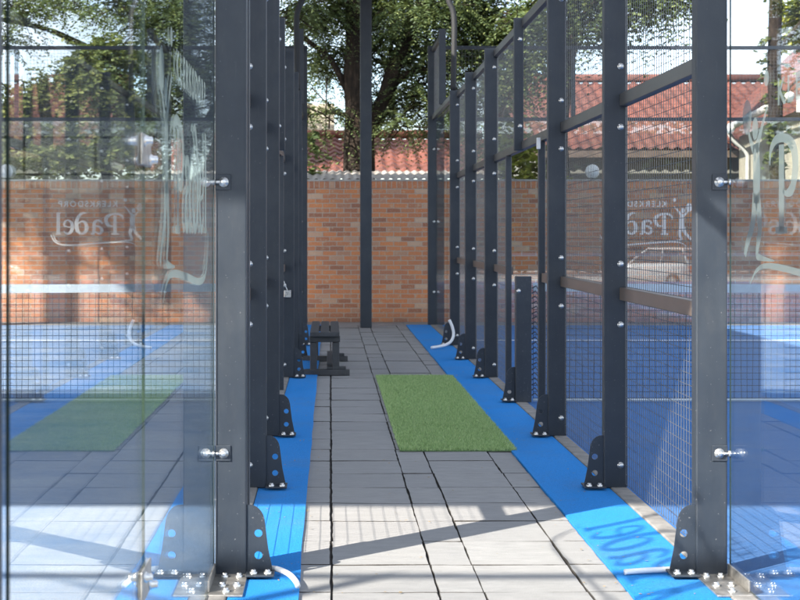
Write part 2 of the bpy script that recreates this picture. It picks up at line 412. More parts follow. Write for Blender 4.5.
# ------------------------------------------------------------------ the club logo (flat vinyl lettering, reads in +u)
def logo_mesh():
    mb = MB()
    def ribbon(pts, closed=False):
        sm = catmull([(p[0], p[1], p[2]) for p in pts], 6)   # third value = width
        q = []
        for i, p in enumerate(sm):
            a = sm[max(i - 1, 0)]; b = sm[min(i + 1, len(sm) - 1)]
            d = Vector((b.x - a.x, b.y - a.y)); d = d.normalized() if d.length > 1e-6 else Vector((1, 0))
            nrm = Vector((-d.y, d.x)) * max(p.z, 0.004) / 2
            q.append(((p.x + nrm.x, p.y + nrm.y), (p.x - nrm.x, p.y - nrm.y)))
        for (a, b), (c, d) in zip(q, q[1:]):
            mb.quad((a[0], 0, a[1]), (b[0], 0, b[1]), (d[0], 0, d[1]), (c[0], 0, c[1]))
    def disc(u, v, ru, rv):
        b = len(mb.v)
        for k in range(18):
            a = 2 * math.pi * k / 18
            mb.v.append((u + ru * math.cos(a), 0, v + rv * math.sin(a)))
        mb.f.append(tuple(range(b, b + 18))); mb.mi.append(0)
    # player with ball and bat
    disc(0.255, 0.655, 0.026, 0.026); disc(0.135, 0.50, 0.032, 0.038); disc(0.045, 0.545, 0.05, 0.06)
    ribbon([(0.265, 0.565, 0.012), (0.2, 0.49, 0.026), (0.145, 0.425, 0.045)])
    ribbon([(0.125, 0.43, 0.04), (0.09, 0.455, 0.026), (0.06, 0.50, 0.016)])
    ribbon([(0.14, 0.45, 0.06), (0.15, 0.36, 0.075), (0.15, 0.25, 0.065)])
    ribbon([(0.155, 0.28, 0.06), (0.185, 0.17, 0.045), (0.155, 0.085, 0.028), (0.19, 0.07, 0.02), (0.33, 0.062, 0.006)])
    ribbon([(0.14, 0.28, 0.06), (0.105, 0.18, 0.045), (0.05, 0.12, 0.036), (0.02, 0.075, 0.03)])
    # P
    ribbon([(0.405, 0.155, 0.05), (0.405, 0.3, 0.052), (0.405, 0.43, 0.05)])
    ribbon([(0.345, 0.16, 0.02), (0.405, 0.16, 0.024), (0.46, 0.16, 0.02)])
    ribbon([(0.29, 0.37, 0.012), (0.30, 0.42, 0.026), (0.36, 0.45, 0.03), (0.45, 0.445, 0.03), (0.52, 0.41, 0.05), (0.535, 0.35, 0.055), (0.505, 0.29, 0.042), (0.45, 0.275, 0.02), (0.42, 0.285, 0.012)])
    # a
    ribbon([(0.59, 0.31, 0.026), (0.62, 0.35, 0.03), (0.67, 0.355, 0.034), (0.705, 0.32, 0.048), (0.71, 0.23, 0.05), (0.72, 0.17, 0.04), (0.76, 0.165, 0.018)])
    ribbon([(0.70, 0.28, 0.016), (0.63, 0.265, 0.03), (0.595, 0.215, 0.046), (0.62, 0.168, 0.034), (0.67, 0.175, 0.02), (0.705, 0.215, 0.014)])
    # d with the curled stem
    ribbon([(0.82, 0.46, 0.012), (0.87, 0.465, 0.03), (0.93, 0.42, 0.046), (0.965, 0.33, 0.055), (0.955, 0.22, 0.055), (0.90, 0.165, 0.03), (0.845, 0.18, 0.04), (0.815, 0.25, 0.055), (0.84, 0.325, 0.04), (0.89, 0.345, 0.022), (0.94, 0.31, 0.016)])
    # e
    ribbon([(1.02, 0.255, 0.018), (1.10, 0.265, 0.018), (1.145, 0.285, 0.028), (1.13, 0.34, 0.028), (1.085, 0.36, 0.022), (1.035, 0.315, 0.046), (1.03, 0.23, 0.052), (1.07, 0.168, 0.036), (1.12, 0.17, 0.022), (1.15, 0.205, 0.014)])
    # l
    ribbon([(1.23, 0.155, 0.052), (1.23, 0.3, 0.052), (1.23, 0.475, 0.05)])
    ribbon([(1.19, 0.465, 0.014), (1.23, 0.47, 0.02)])
    ribbon([(1.19, 0.16, 0.018), (1.27, 0.16, 0.018)])
    # swoosh
    ribbon([(0.08, -0.02, 0.006), (0.16, 0.03, 0.014), (0.3, 0.045, 0.02), (0.62, 0.028, 0.022), (1.0, 0.0, 0.022), (1.2, 0.01, 0.022), (1.29, 0.06, 0.018), (1.34, 0.15, 0.008)])
    ribbon([(1.2, 0.035, 0.006), (1.27, 0.075, 0.014), (1.30, 0.16, 0.006)])
    me = mb.mesh('logo', M['vinyl'], fix=False)
    cu = bpy.data.curves.new('tmp', 'FONT'); cu.body = 'KLERKSDORP'; cu.size = 0.105; cu.space_character = 1.28; cu.offset = 0.0025
    tmp = bpy.data.objects.new('tmp', cu)
    tm = bpy.data.meshes.new_from_object(tmp)
    tm.transform(Matrix.Rotation(R(90), 4, 'X'))
    xs = [v.co.x for v in tm.vertices]; w = max(xs) - min(xs)
    tm.transform(Matrix.Translation((0.37, 0, 0.558)) @ Matrix.Diagonal((0.86 / w, 1, 1.12, 1)) @ Matrix.Translation((-min(xs), 0, 0)))
    bm = bmesh.new(); bm.from_mesh(me); bm.from_mesh(tm)
    for f in bm.faces: f.material_index = 0
    bm.to_mesh(me); bm.free()
    bpy.data.objects.remove(tmp); bpy.data.curves.remove(cu)
    me.update()
    return me
LOGO = logo_mesh()
LOGO_FAR = LOGO.copy(); LOGO_FAR.materials[0] = M['vinyl_solid']

# ------------------------------------------------------------------ setting: ground, paving, turf
XL, XR = -0.33, 1.42          # corridor faces of the two rows of posts
GXL, GXR = -0.447, 1.541      # glass planes
mb = MB()
rows = [(-90, -0.60), (-4.0, -0.60), (0.9, -0.04), (60, -0.04), (160, -0.04)]
for (y0, z0), (y1, z1) in zip(rows, rows[1:]):
    mb.quad((-150, y0, z0), (150, y0, z0), (150, y1, z1), (-150, y1, z1))
struct('ground', mb.mesh('ground', M['earth']))
struct('parking_lot', MB().box(-30, 60, -40, -4.1, -0.596, -0.580).mesh('parking_lot', M['concrete_yard']))

mb = MB(); mb.box(-0.135, 1.13, 0.95, 22.70, -0.035, -0.014)
mb.box(-12, -0.135, 21.93, 22.70, -0.035, -0.014); mb.box(1.13, 14, 21.93, 22.70, -0.035, -0.014)
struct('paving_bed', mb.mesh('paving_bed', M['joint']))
def slabs():
    mb = MB(); rnd = random.Random(3)
    cols = [(-0.125, 0.001), (0.011, 0.400), (0.406, 0.570), (0.5755, 0.9565), (0.9625, 1.105)]
    for (x0, x1) in cols:
        y = 0.96 + rnd.random() * 0.03
        L = 0.462
        while y < 21.85:
            l = L
            dx = rnd.uniform(-0.0025, 0.0025); dz = rnd.uniform(-0.0022, 0.0022)
            g = rnd.uniform(0.005, 0.009)
            y1 = min(y + l - g, 21.88)
            b = len(mb.v)
            t1, t2 = rnd.uniform(-0.0018, 0.0018), rnd.uniform(-0.0018, 0.0018)
            xa, xb = x0 + dx, x1 + dx
            ring = []
            m = 6
            for i in range(m): ring.append((xa + (xb - xa) * i / m, y))
            for i in range(m): ring.append((xb, y + (y1 - y) * i / m))
            for i in range(m): ring.append((xb - (xb - xa) * i / m, y1))
            for i in range(m): ring.append((xa, y1 - (y1 - y) * i / m))
            def jit(px_, py_): return (px_ + rnd.gauss(0, 0.0013), py_ + rnd.gauss(0, 0.0018))
            ring = [jit(*p_) for p_ in ring]
            cx_, cy_ = (xa + xb) / 2, (y + y1) / 2
            n_ = len(ring)
            for (px_, py_) in ring:
                mb.v.append((px_, py_, -0.0135))
            for (px_, py_) in ring:
                mb.v.append((px_, py_, dz - 0.002))
            for (px_, py_) in ring:
                mb.v.append((cx_ + (px_ - cx_) * (1 - 0.003 / (xb - xa)), cy_ + (py_ - cy_) * 0.991, dz + t1 * (px_ - cx_) / 0.2))
            for i in range(n_):
                i2 = (i + 1) % n_
                for o_ in (0, n_):
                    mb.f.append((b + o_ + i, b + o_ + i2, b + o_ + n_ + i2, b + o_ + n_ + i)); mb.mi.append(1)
            mb.f.append(tuple(b + 2 * n_ + i for i in range(n_))); mb.mi.append(0)
            y += l
    # cross paving in front of the brick wall
    x = -11.9
    while x < 13.8:
        for (y0, y1) in ((21.94, 22.30), (22.31, 22.69)):
            dz = rnd.uniform(-0.002, 0.002)
            mb.box(x, x + 0.494, y0, y1, -0.0135, dz)
        x += 0.5
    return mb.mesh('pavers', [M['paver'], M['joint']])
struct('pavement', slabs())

# blue turf strips beside the paving, and the two courts
def strip(x0, x1, y0, y1, z0, z1, m, edge=None):
    mb = MB(); n = 90; rnd = random.Random(5)
    L = [(x0, y0 + (y1 - y0) * i / n) for i in range(n + 1)]
    for i in range(n):
        ya, yb = L[i][1], L[i + 1][1]
        wa = 0.006 * mnoise.noise((ya * 1.7, x0, 0)); wb = 0.006 * mnoise.noise((yb * 1.7, x0, 0))
        xa0, xb0, xa1, xb1 = x0, x0, x1, x1
        if edge == 'hi': xa1 += wa; xb1 += wb
        if edge == 'lo': xa0 += wa; xb0 += wb
        b = len(mb.v)
        mb.v += [(xa0, ya, z1), (xa1, ya, z1), (xb1, yb, z1), (xb0, yb, z1), (xa0, ya, z0), (xa1, ya, z0), (xb1, yb, z0), (xb0, yb, z0)]
        mb.f += [(b, b + 1, b + 2, b + 3), (b, b + 3, b + 7, b + 4), (b + 1, b + 5, b + 6, b + 2)]
        mb.mi += [0] * 3
    return mb.mesh('strip', m, fix=False)
struct('turf_strip', strip(-0.372, -0.118, 1.9, 21.9, -0.03, 0.010, M['strip_blue'], 'hi'))
struct('turf_strip', strip(1.108, 1.452, 1.9, 21.9, -0.03, 0.010, M['strip_blue'], 'lo'))
struct('court_floor', MB().box(-10.5, -0.452, 1.9, 21.85, -0.03, 0.004).mesh('court', M['left_court']))
struct('court_floor', MB().box(1.546, 11.6, 1.9, 21.85, -0.03, 0.004).mesh('court', M['court_blue']))
struct('kerb_channel', bevel(MB().box(1.456, 1.544, 1.9, 21.9, -0.03, 0.016).mesh('kerb', M['kerb']), 0.006))
struct('kerb_channel', bevel(MB().box(-0.450, -0.376, 1.9, 21.9, -0.03, 0.016).mesh('kerb', M['kerb']), 0.006))
for (x0, x1, xm) in ((-10.5, -0.452, -5.45), (1.546, 11.6, 6.55)):
    mb = MB()
    for y in (4.85, 18.75):
        mb.box(x0 + 0.01, x1 - 0.01, y - 0.025, y + 0.025, 0.004, 0.008)
    mb.box(xm - 0.025, xm + 0.025, 4.9, 18.7, 0.004, 0.008)
    struct('court_lines', mb.mesh('lines', M['line']))

# ------------------------------------------------------------------ green turf mat
t_ = thing('grass_mat', 'narrow green artificial grass mat lying on the grey paving of the path', 'mat', (0.78, 11.6, 0.0))
mx0, mx1, my0, my1 = -0.352, 0.357, -2.42, 2.4
obj('backing', MB().box(mx0, mx1, my0, my1, 0.0035, 0.010).mesh('mat_back', M['mat_back']), t_)
mb = MB(); rnd = random.Random(11)
for i in range(95000):
    x = rnd.uniform(mx0 - 0.004, mx1 + 0.004); y = rnd.uniform(my0 - 0.006, my1)
    if rnd.random() < 0.25 * (y - my0) / 4.8: continue
    h = rnd.uniform(0.012, 0.022); a = rnd.uniform(0, 6.283); w = 0.0022
    lx, ly = rnd.gauss(0, 0.007), rnd.gauss(0.002, 0.007)
    ca, sa = math.cos(a) * w, math.sin(a) * w
    mb.tri((x - ca, y - sa, 0.009), (x + ca, y + sa, 0.009), (x + lx, y + ly, 0.009 + h))
obj('pile', mb.mesh('mat_pile', M['mat_blade'], fix=False), t_)

# ------------------------------------------------------------------ fallen leaflets and grit on the path
mb = MB(); rnd = random.Random(77)
for k_ in range(420):
    y = 5.5 + 16 * rnd.random() ** 1.2
    x = rnd.choice((rnd.uniform(-0.3, -0.05), rnd.uniform(1.0, 1.38), rnd.uniform(-0.1, 1.1)))
    z = 0.0125 if (x < -0.12 or x > 1.11) else 0.0065
    if 0.40 < x < 1.16 and 9.1 < y < 14.1: z = 0.03
    a = rnd.uniform(0, 6.28); l_ = rnd.uniform(0.006, 0.02); w_ = l_ * rnd.uniform(0.18, 0.4)
    d_ = Vector((math.cos(a), math.sin(a), rnd.uniform(0, 0.25))) * l_; n_ = Vector((-math.sin(a), math.cos(a), 0.1)) * w_
    p0 = Vector((x, y, z)); mb.quad(p0, p0 + d_ * 0.5 + n_, p0 + d_, p0 + d_ * 0.5 - n_)
tag(obj('fallen_leaves', mb.mesh('fallen_leaves', simple('dry_leaf', (0.27, 0.19, 0.09), 0.8, 0, 0.4, 40), fix=False)), 'small dry fallen leaves scattered along the paved path', 'leaves', kind='stuff')

# ------------------------------------------------------------------ fence parts shared by both sides
POST_H = 3.02
def post_mesh(w, d, h, name='post'):
    me = MB().box(-w / 2, w / 2, 0, d, 0, h).mesh(name, M['post'])
    return bevel(me, 0.006, 2)
POST = post_mesh(0.122, 0.062, POST_H)
CORNER = post_mesh(0.122, 0.075, 4.05)
THIN = post_mesh(0.05, 0.04, 2.0, 'jamb')
MULL = post_mesh(0.075, 0.05, 1.04, 'mullion')
def gusset():
    pts = [(0, 0), (0.098, 0), (0.098, 0.012), (0.090, 0.05)]
    pts += [(0.082 - 0.002 * k, 0.09 + 0.016 * k) for k in range(6)]
    for k in range(1, 8):
        a = k / 7 * math.pi / 2
        pts.append((0.010 + 0.060 * math.cos(a), 0.182 + 0.073 * math.sin(a)))
    pts.append((0, 0.255))
    return plate(pts, [(0.045, 0.145, 0.0155), (0.045, 0.06, 0.0155)], 0.008, M['post'], 'gusset')
GUS = gusset()
BOLT = MB().lathe([(0.0, -0.011), (0.006, -0.011), (0.011, -0.008), (0.0125, -0.004), (0.0125, -0.002), (0.017, -0.0018), (0.017, 0.0)], 'Y', 14).mesh('bolt', M['steel'], True)
FBOLT = MB().lathe([(0.0, 0.016), (0.008, 0.016), (0.010, 0.014), (0.010, 0.008), (0.015, 0.0075), (0.015, 0.0)], 'Z', 12).mesh('anchor_bolt', M['steel'], True)
FOOT = bevel(MB().box(0, 0.11, -0.07, 0.07, 0.0, 0.008).mesh('foot_plate', M['post']), 0.002)

def add_bracket(parent, side, y=0.0, x=0.061):
    """gusset towards the path; side +1 = towards +x"""
    g = obj('gusset_bracket', GUS, parent, (side * x, y + 0.012, 0.017))
    g.scale = (side, 1, 1)
    p = obj('foot_plate', FOOT, parent, (side * (x - 0.002), y + 0.0, 0.0095))
    p.scale = (side, 1, 1)
    for dx in (0.028, 0.082):
        obj('anchor_bolt', FBOLT, parent, (side * (x + dx), y - 0.04, 0.0175))

W = 0.0030
def wire_panel(L, H, step=0.05, wd=W):
    mb = MB()
    n = int(round(L / step)); m = int(round(H / step))
    for i in range(n + 1):
        y = L * i / n
        mb.tube([(0, y, 0), (0, y, H)], wd * 0.5, 4, False)
    for j in range(m + 1):
        z = H * j / m
        mb.tube([(wd, 0, z), (wd, L, z)], wd * 0.5, 4, False)
    return mb.mesh('wires', M['wire'], fix=False)
WP = {}
def panel(L, H):
    k = (round(L, 3), round(H, 3))
    if k not in WP: WP[k] = wire_panel(*k)
    return WP[k]
RAILS = (1.02, 2.025, 2.985)
def rail_mesh(L, h=0.066, w=0.048):
    mb = MB(); mb.box(-w / 2, w / 2, 0, L, -h / 2, h / 2)
    return bevel(mb.mesh('rail', M['rail']), 0.004)
RM = {}
def rail(L, z=9):
    k = (round(L, 3), z < 1.1)
    if k not in RM:
        RM[k] = rail_mesh(k[0])
        if k[1]: RM[k].materials[0] = M['rail_warm']
    return RM[k]

def fence(side, label):
    s = 1 if side == 'R' else -1
    xf = XR if s > 0 else XL               # corridor face
    xc = xf + s * 0.061
    xr = xf + s * 0.105                    # rails
    xm = xf + s * 0.112                    # wire plane
    fz = thing('mesh_fence', label, 'fence', (xc, 5.8, 0.0))
    ys = [7.8, 9.8, 13.8, 15.8, 17.8]
    for y in ys:
        p = obj('post', POST, fz, (0, y - 5.8, 0.012))
        add_bracket(p, -s)
        for z in (0.13, 0.86, 1.175, 1.885, 2.20, 2.86):
            obj('bolt', BOLT, p, (s * 0.026, 0.0, z - 0.012))
    def lx(x): return x - xc
    spans = [(5.8 + 0.062, 7.8), (7.862, 9.8), (13.862, 15.8), (15.862, 17.8)]
    for (a, b) in spans:
        for z in RAILS:
            obj('rail', rail(b - a - 0.002, z), fz, (lx(xr), a + 0.001 - 5.8, z))
        z0 = 0.03
        for z1 in RAILS:
            obj('mesh_panel', panel(b - a - 0.01, z1 - 0.033 - z0 - 0.006), fz, (lx(xm), a + 0.005 - 5.8, z0 + 0.003))
            z0 = z1 + 0.033
    # doorway bay
    a, b = 9.862, 13.8
    j1, j2 = 10.68, 12.66
    for z in RAILS[1:]:
        obj('rail', rail(b - a - 0.002, z), fz, (lx(xr), a + 0.001 - 5.8, z))
    obj('mesh_panel', panel(b - a - 0.01, 0.885), fz, (lx(xm), a + 0.005 - 5.8, 2.062))
    obj('mullion', MULL, fz, (lx(xf + s * 0.06), 11.78 - 5.8, 1.985))
    mu = [o for o in fz.children if o.name.startswith('mullion')][0]
    for z in (0.19, 0.87): obj('bolt', BOLT, mu, (s * 0.008, 0.0, z))
    for (ya, yb, jy) in ((a, j1, j1), (j2 + 0.04, b, j2)):
        obj('door_jamb', THIN, fz, (lx(xf + s * 0.085), jy - 5.8, -0.01))
        L = yb - ya
        obj('rail', rail(L - 0.002, 1), fz, (lx(xr), ya + 0.001 - 5.8, RAILS[0]))
        obj('mesh_panel', panel(L - 0.01, 0.95), fz, (lx(xm), ya + 0.005 - 5.8, 0.033))
        obj('mesh_panel', panel(L - 0.01, 0.93), fz, (lx(xm), ya + 0.005 - 5.8, 1.056))
    if s > 0:
        obj('door_catch', bevel(MB().box(-0.012, 0.012, -0.02, 0.02, -0.04, 0.04).mesh('catch', M['white_plastic']), 0.003), fz, (lx(xf + 0.052), 10.62 - 5.8, 1.97))
    return fz
fence('R', 'dark steel mesh fence with a doorway along the right side of the paved path')
fence('L', 'dark steel mesh fence along the left side of the path beside the bench')

# ------------------------------------------------------------------ glass side walls
def pane_mesh(L, H, th=0.006):
    mb = MB(); mb.box(-th / 2, th / 2, 0, L, 0, H)
    # big faces = glass, thin faces = polished edge
    mb.mi = [1, 1, 1, 0, 1, 0]
    return mb.mesh('glass', [M['glass'], M['glass_edge']])
CLAMP_PLATE = bevel(MB().box(-0.03, 0.03, -0.006, 0.0, -0.03, 0.03).mesh('clamp_plate', M['post']), 0.002)
CBOLT = MB().lathe([(0.0, -0.016), (0.009, -0.016), (0.011, -0.013), (0.011, -0.006), (0.019, -0.005), (0.0195, 0.0)], 'Y', 16).mesh('clamp_bolt', M['steel'], True)
CARM = MB().tube([(0, 0, 0), (0.03, 0, 0)], 0.006, 10).tube([(0.03, 0, 0), (0.04, 0, 0)], 0.012, 12).mesh('clamp_arm', M['steel'], True)
def joint_clamp(parent, x, y, z):
    mb = MB()
    for sx in (-1, 1):
        mb.box(sx * 0.0035, sx * 0.0095, -0.085, 0.085, -0.038, 0.038)
    me = bevel(mb.mesh('clamp', M['zinc']), 0.003)
    c = obj('joint_clamp', me, parent, (x, y, z))
    for sx in (-1, 1):
        for dy in (-0.032, 0.032):
            for dz in (-0.02,) if dy > 0 else (0.02,):
                mbb = MB().lathe([(0.013, 0.0), (0.013, sx * 0.006), (0.010, sx * 0.007), (0.010, sx * 0.017), (0.006, sx * 0.020), (0.0, sx * 0.020)], 'X', 12)
                obj('bolt', mbb.mesh('stud', M['steel'], True), c, (sx * 0.0096, dy * 1.6, dz))
    return c
SHOE = MB()
SHOE.box(-0.075, 0.065, -0.34, 0.09, 0.0, 0.008)
SHOE.box(-0.066, -0.058, -0.30, -0.004, 0.008, 0.05)
SHOE = bevel(SHOE.mesh('shoe', M['zinc']), 0.002)
def near_glass(side, label):
    s = 1 if side == 'R' else -1
    gx = GXR if s > 0 else GXL
    xf = XR if s > 0 else XL
    g = thing('glass_wall', label, 'glass wall', (gx, 5.8, 0.0))
    xc = xf + s * 0.0605 - gx
    p = obj('post', CORNER, g, (xc - s * 0.008, 0.0, 0.012)); 
    add_bracket(p, -s)
    if s < 0: obj('hidden_shadow_post', POST, g, (xc + 0.012, 0.12, 0.012))  # hidden second post added to widen the corner post's shadow
    sh = obj('base_shoe', SHOE, p, (0.0, 0.0, -0.001)); sh.scale = (-s, 1, 1)
    for (dx, dy) in ((0.035, -0.05), (-0.02, -0.05), (0.035, -0.20), (-0.02, -0.20), (0.0, -0.29)):
        obj('anchor_bolt', FBOLT, p, (-s * dx, dy, 0.007))
    for z in (0.485, 1.53, 2.56):
        pl = obj('clamp', CLAMP_PLATE, p, (s * 0.03, 0.0, z - 0.012))
        obj('clamp_bolt', CBOLT, pl, (0 - s * 0.003, -0.006, 0.0))
        ar = obj('clamp_arm', CARM, pl, (s * 0.008, -0.013, 0)); ar.scale = (s * 0.75, 1, 1)
    for (y0, y1) in ((3.604, 5.79), (2.085, 3.596)):
        pn = obj('glass_pane', pane_mesh(y1 - y0, 2.97), g, (0, y0 - 5.8, 0.02))
        if y0 > 3:
            lg = obj('printed_logo', LOGO, pn)
            # reads correctly from the path; player end on the left of a viewer standing there
            if s < 0:
                lg.rotation_euler = (0, 0, R(90)); lg.location = (0.0072, 0.27, 1.15); lg.scale = (1.17, 1, 1.08)
            else:
                lg.rotation_euler = (0, 0, R(-90)); lg.location = (-0.0072, 1.98, 1.15); lg.scale = (1.17, 1, 1.08)
    for z in (0.50, 1.53, 2.56):
        joint_clamp(g, 0, 3.60 - 5.8, z)
    obj('end_post', bevel(MB().box(-0.06, 0.05, 0, 0.09, 0, 3.02).mesh('end_post', M['post']), 0.005), g, (s * 0.047, 1.955 - 5.8, 0.012))
    obj('top_rail', bevel(MB().box(-0.025, 0.025, 0, 3.70, 0, 0.05).mesh('top_rail', M['rail']), 0.004), g, (0, 2.08 - 5.8, 2.992))
    return g
near_glass('L', 'tall clear glass wall with a frosted club logo in the left foreground')
near_glass('R', 'tall clear glass wall at the right edge, clamped to the sunlit post')

def far_glass(side, label):
    s = 1 if side == 'R' else -1
    gx = GXR if s > 0 else GXL
    xf = XR if s > 0 else XL
    g = thing('glass_wall', label, 'glass wall', (gx, 17.87, 0.0))
    xc = xf + s * 0.0605 - gx
    for (y, h, nm) in ((21.80, 'c', 'corner_post'),):
        p = obj(nm, CORNER, g, (xc, y - 17.87, 0.012))
        for z in (0.48, 1.5, 2.55):
            pl = obj('clamp', CLAMP_PLATE, p, (s * 0.03, 0.0, z))
            obj('clamp_bolt', CBOLT, pl, (-s * 0.003, -0.006, 0))
    up = obj('upper_post', bevel(MB().box(-0.045, 0.045, 0, 0.05, 0, 1.0).mesh('upper_post', M['post']), 0.004), g, (xc, 19.8 - 17.87, 3.035))
    for (y0, y1) in ((17.875, 19.82), (19.83, 21.79)):
        obj('glass_pane', pane_mesh(y1 - y0, 2.96), g, (0, y0 - 17.87, 0.02))
    obj('top_rail', rail_mesh(3.92), g, (xc + s * 0.02, 17.875 - 17.87, 3.015))
    obj('top_rail', rail_mesh(1.94), g, (xc + s * 0.02, 19.855 - 17.87, 4.0))
    obj('mesh_panel', panel(1.93, 0.90), g, (xc + s * 0.03, 19.86 - 17.87, 3.055))
    return g
far_glass('R', 'narrow greenish glass side wall at the far right end of the path')
far_glass('L', 'glass side wall hidden behind the far end of the left fence')

# ------------------------------------------------------------------ end walls facing the camera
def end_wall(side, label, ey=21.88):
    s = 1 if side == 'R' else -1
    gx = GXR if s > 0 else GXL
    g = thing('end_wall', label, 'glass wall', (gx, ey, 0.0))
    EP = MB().box(-0.03, 0.03, 0, 0.06, 0, 1.02); ep = bevel(EP.mesh('upper_post', M['post']), 0.004)
    mbp = MB(); mbp.box(0, 1.988, -0.006, 0.006, 0, 2.95)
    mbp.mi = [1, 1, 0, 1, 0, 1]
    pm = mbp.mesh('end_pane', [M['end_glass'] if s > 0 else M['clear_end_glass'], M['glass_edge']])
    wires = wire_panel(1.93, 0.94); wires.transform(Matrix.Rotation(R(-90), 4, 'Z'))
    for i in range(5):
        x0 = s * (i * 2.0 + 0.006) if s > 0 else -(i * 2.0 + 1.994)
        pn = obj('glass_pane', pm, g, (x0, 0, 0.02))
        xx = s * (i + 1) * 2.0
        if s < 0: xx -= 0.12
        obj('post', ep, g, (xx, 0.01, 3.03))
        obj('mesh_panel', wires, g, (min(s * i * 2.0, s * (i + 1) * 2.0) + 0.035, 0.03, 3.07))
        if i == 1 and ey > 10:
            lg = obj('printed_logo', LOGO_FAR, pn, (1.72, -0.0075, 1.15), (0, 0, R(180)))
    rl = bevel(MB().box(0, 10.02, 0, 0.05, -0.025, 0.025).mesh('rail', M['post']), 0.003)
    for z in (3.0, 4.04):
        obj('rail', rl, g, (0 if s > 0 else -10.02, -0.02, z))
    return g
end_wall('L', 'glass end wall with a club logo in front of the sunlit left brickwork')
end_wall('R', 'glass end wall with a club logo in front of the shaded right brickwork')
end_wall('L', 'glass end wall of the left court nearest the viewer', 1.60)

# ------------------------------------------------------------------ nets
def net(side, label):
    s = 1 if side == 'R' else -1
    x0 = 1.60 if s > 0 else -0.50
    g = thing('padel_net', label, 'net', (x0, 11.84, 0.004))
    L = 9.85
    mb = MB(); n = int(L / 0.048)
    for i in range(n + 1):
        x = s * L * i / n
        top = 0.89 + 0.02 * (2 * i / n - 1) ** 2
        j = 0.006 * math.sin(i * 1.7)
        mb.tube([(x + j, 0, 0.03), (x, 0.004 * math.sin(i), 0.45), (x, 0, top)], 0.0021, 4, False)
    for k in range(18):
        z = 0.035 + k * 0.0485
        mb.tube([(s * L * i / 24, 0.003, z + 0.02 * (2 * i / 24 - 1) ** 2 * k / 17) for i in range(25)], 0.0021, 4, False)
    obj('netting', mb.mesh('netting', M['net_cord'], fix=False), g)
    mb = MB()
    for i in range(24):
        a, b = s * L * i / 24, s * L * (i + 1) / 24
        za, zb = [0.855 + 0.02 * (2 * k / 24 - 1) ** 2 for k in (i, i + 1)]
        q = len(mb.v)
        mb.v += [(a, -0.008, za), (b, -0.008, zb), (b, -0.008, zb + 0.065), (a, -0.008, za + 0.065), (a, 0.008, za), (b, 0.008, zb), (b, 0.008, zb + 0.065), (a, 0.008, za + 0.065)]
        for f in ((0, 1, 2, 3), (7, 6, 5, 4), (3, 2, 6, 7), (0, 4, 5, 1)):
            mb.f.append(tuple(q + i_ for i_ in f)); mb.mi.append(0)
    obj('top_band', mb.mesh('band', M['net_band']), g)
    mb = MB(); mb.tube([(0, 0, 0.02), (s * L, 0, 0.02)], 0.012, 6)
    obj('bottom_cord', mb.mesh('bottom_cord', M['net_band']), g)
    if s > 0:
        p = obj('net_post', bevel(MB().box(-0.062, 0.062, -0.04, 0.04, 0, 0.985).mesh('net_post', M['post']), 0.005), g, (-0.085, -0.04, 0.01))
        add_bracket(p, -1)
        obj('bolt', BOLT, p, (-0.04, -0.04, 0.87))
        mb = MB(); rnd = random.Random(4)
        for k in range(22):
            z = 0.06 + k * 0.04
            mb.tube([(0.0, 0, z), (0.02 + rnd.random() * 0.02, -0.01, z + 0.02), (0.05, 0, z - 0.01), (0.075, 0.01, z + 0.015)], 0.006, 5)
        obj('lacing', mb.mesh('lacing', M['wire'], fix=False), g, (-0.015, -0.03, 0))
    return g
net('L', 'black court net with pale top band seen through the left glass')
net('R', 'black court net with its post standing in the right fence doorway')

# ------------------------------------------------------------------ bench
b = thing('park_bench', 'low black slatted bench standing against the left fence on the paving', 'bench', (-0.05, 14.1, 0.0))
sl = bevel(MB().box(-0.041, 0.041, 0, 1.78, -0.018, 0.018).mesh('slat', M['bench']), 0.005)
for x in (-0.098, 0.0, 0.098): obj('seat_slat', sl, b, (x, 0, 0.392))
obj('end_cap', bevel(MB().box(-0.139, 0.139, -0.045, -0.001, -0.022, 0.018).mesh('end_cap', M['bench']), 0.004), b, (0, 0, 0.392))
bm_ = bevel(MB().box(-0.145, 0.145, 0, 0.055, -0.03, 0.03).mesh('beam', M['bench']), 0.005)
lm_ = bevel(MB().box(-0.033, 0.033, 0, 0.06, 0, 0.31).mesh('leg', M['bench']), 0.006)
fm_ = bevel(MB().box(-0.235, 0.235, -0.02, 0.08, 0, 0.055).mesh('foot', M['bench']), 0.006)
fm2 = bevel(MB().box(0.02, 0.20, 0.01, 0.08, 0.056, 0.082).mesh('foot_block', M['bench']), 0.004)
for y in (0.03, 1.6):
    obj('beam', bm_, b, (0, y, 0.343))
    for x in (-0.105, 0.105): obj('leg', lm_, b, (x, y, 0.03 if False else 0.0))
    f_ = obj('foot', fm_, b, (0.0, y, 0.001))
    obj('foot_block', fm2, f_, (0, 0, 0))
obj('stretcher', bevel(MB().box(-0.03, 0.03, 0.09, 1.6, 0, 0.05).mesh('stretcher', M['bench']), 0.004), b, (0.05, 0.0, 0.06))

# ------------------------------------------------------------------ poles, conduits, small fittings
p = thing('steel_pole', 'square dark steel pole standing alone at the far end of the path', 'pole', (0.51, 21.3, 0.0))
obj('shaft', bevel(MB().box(-0.082, 0.082, 0, 0.165, 0, 7.0).mesh('shaft', M['post']), 0.008), p, (0, 0, 0.0))
obj('cap', bevel(MB().box(-0.088, 0.088, -0.006, 0.171, 0, 0.02).mesh('cap', M['post']), 0.004), p, (0, 0, 7.0))

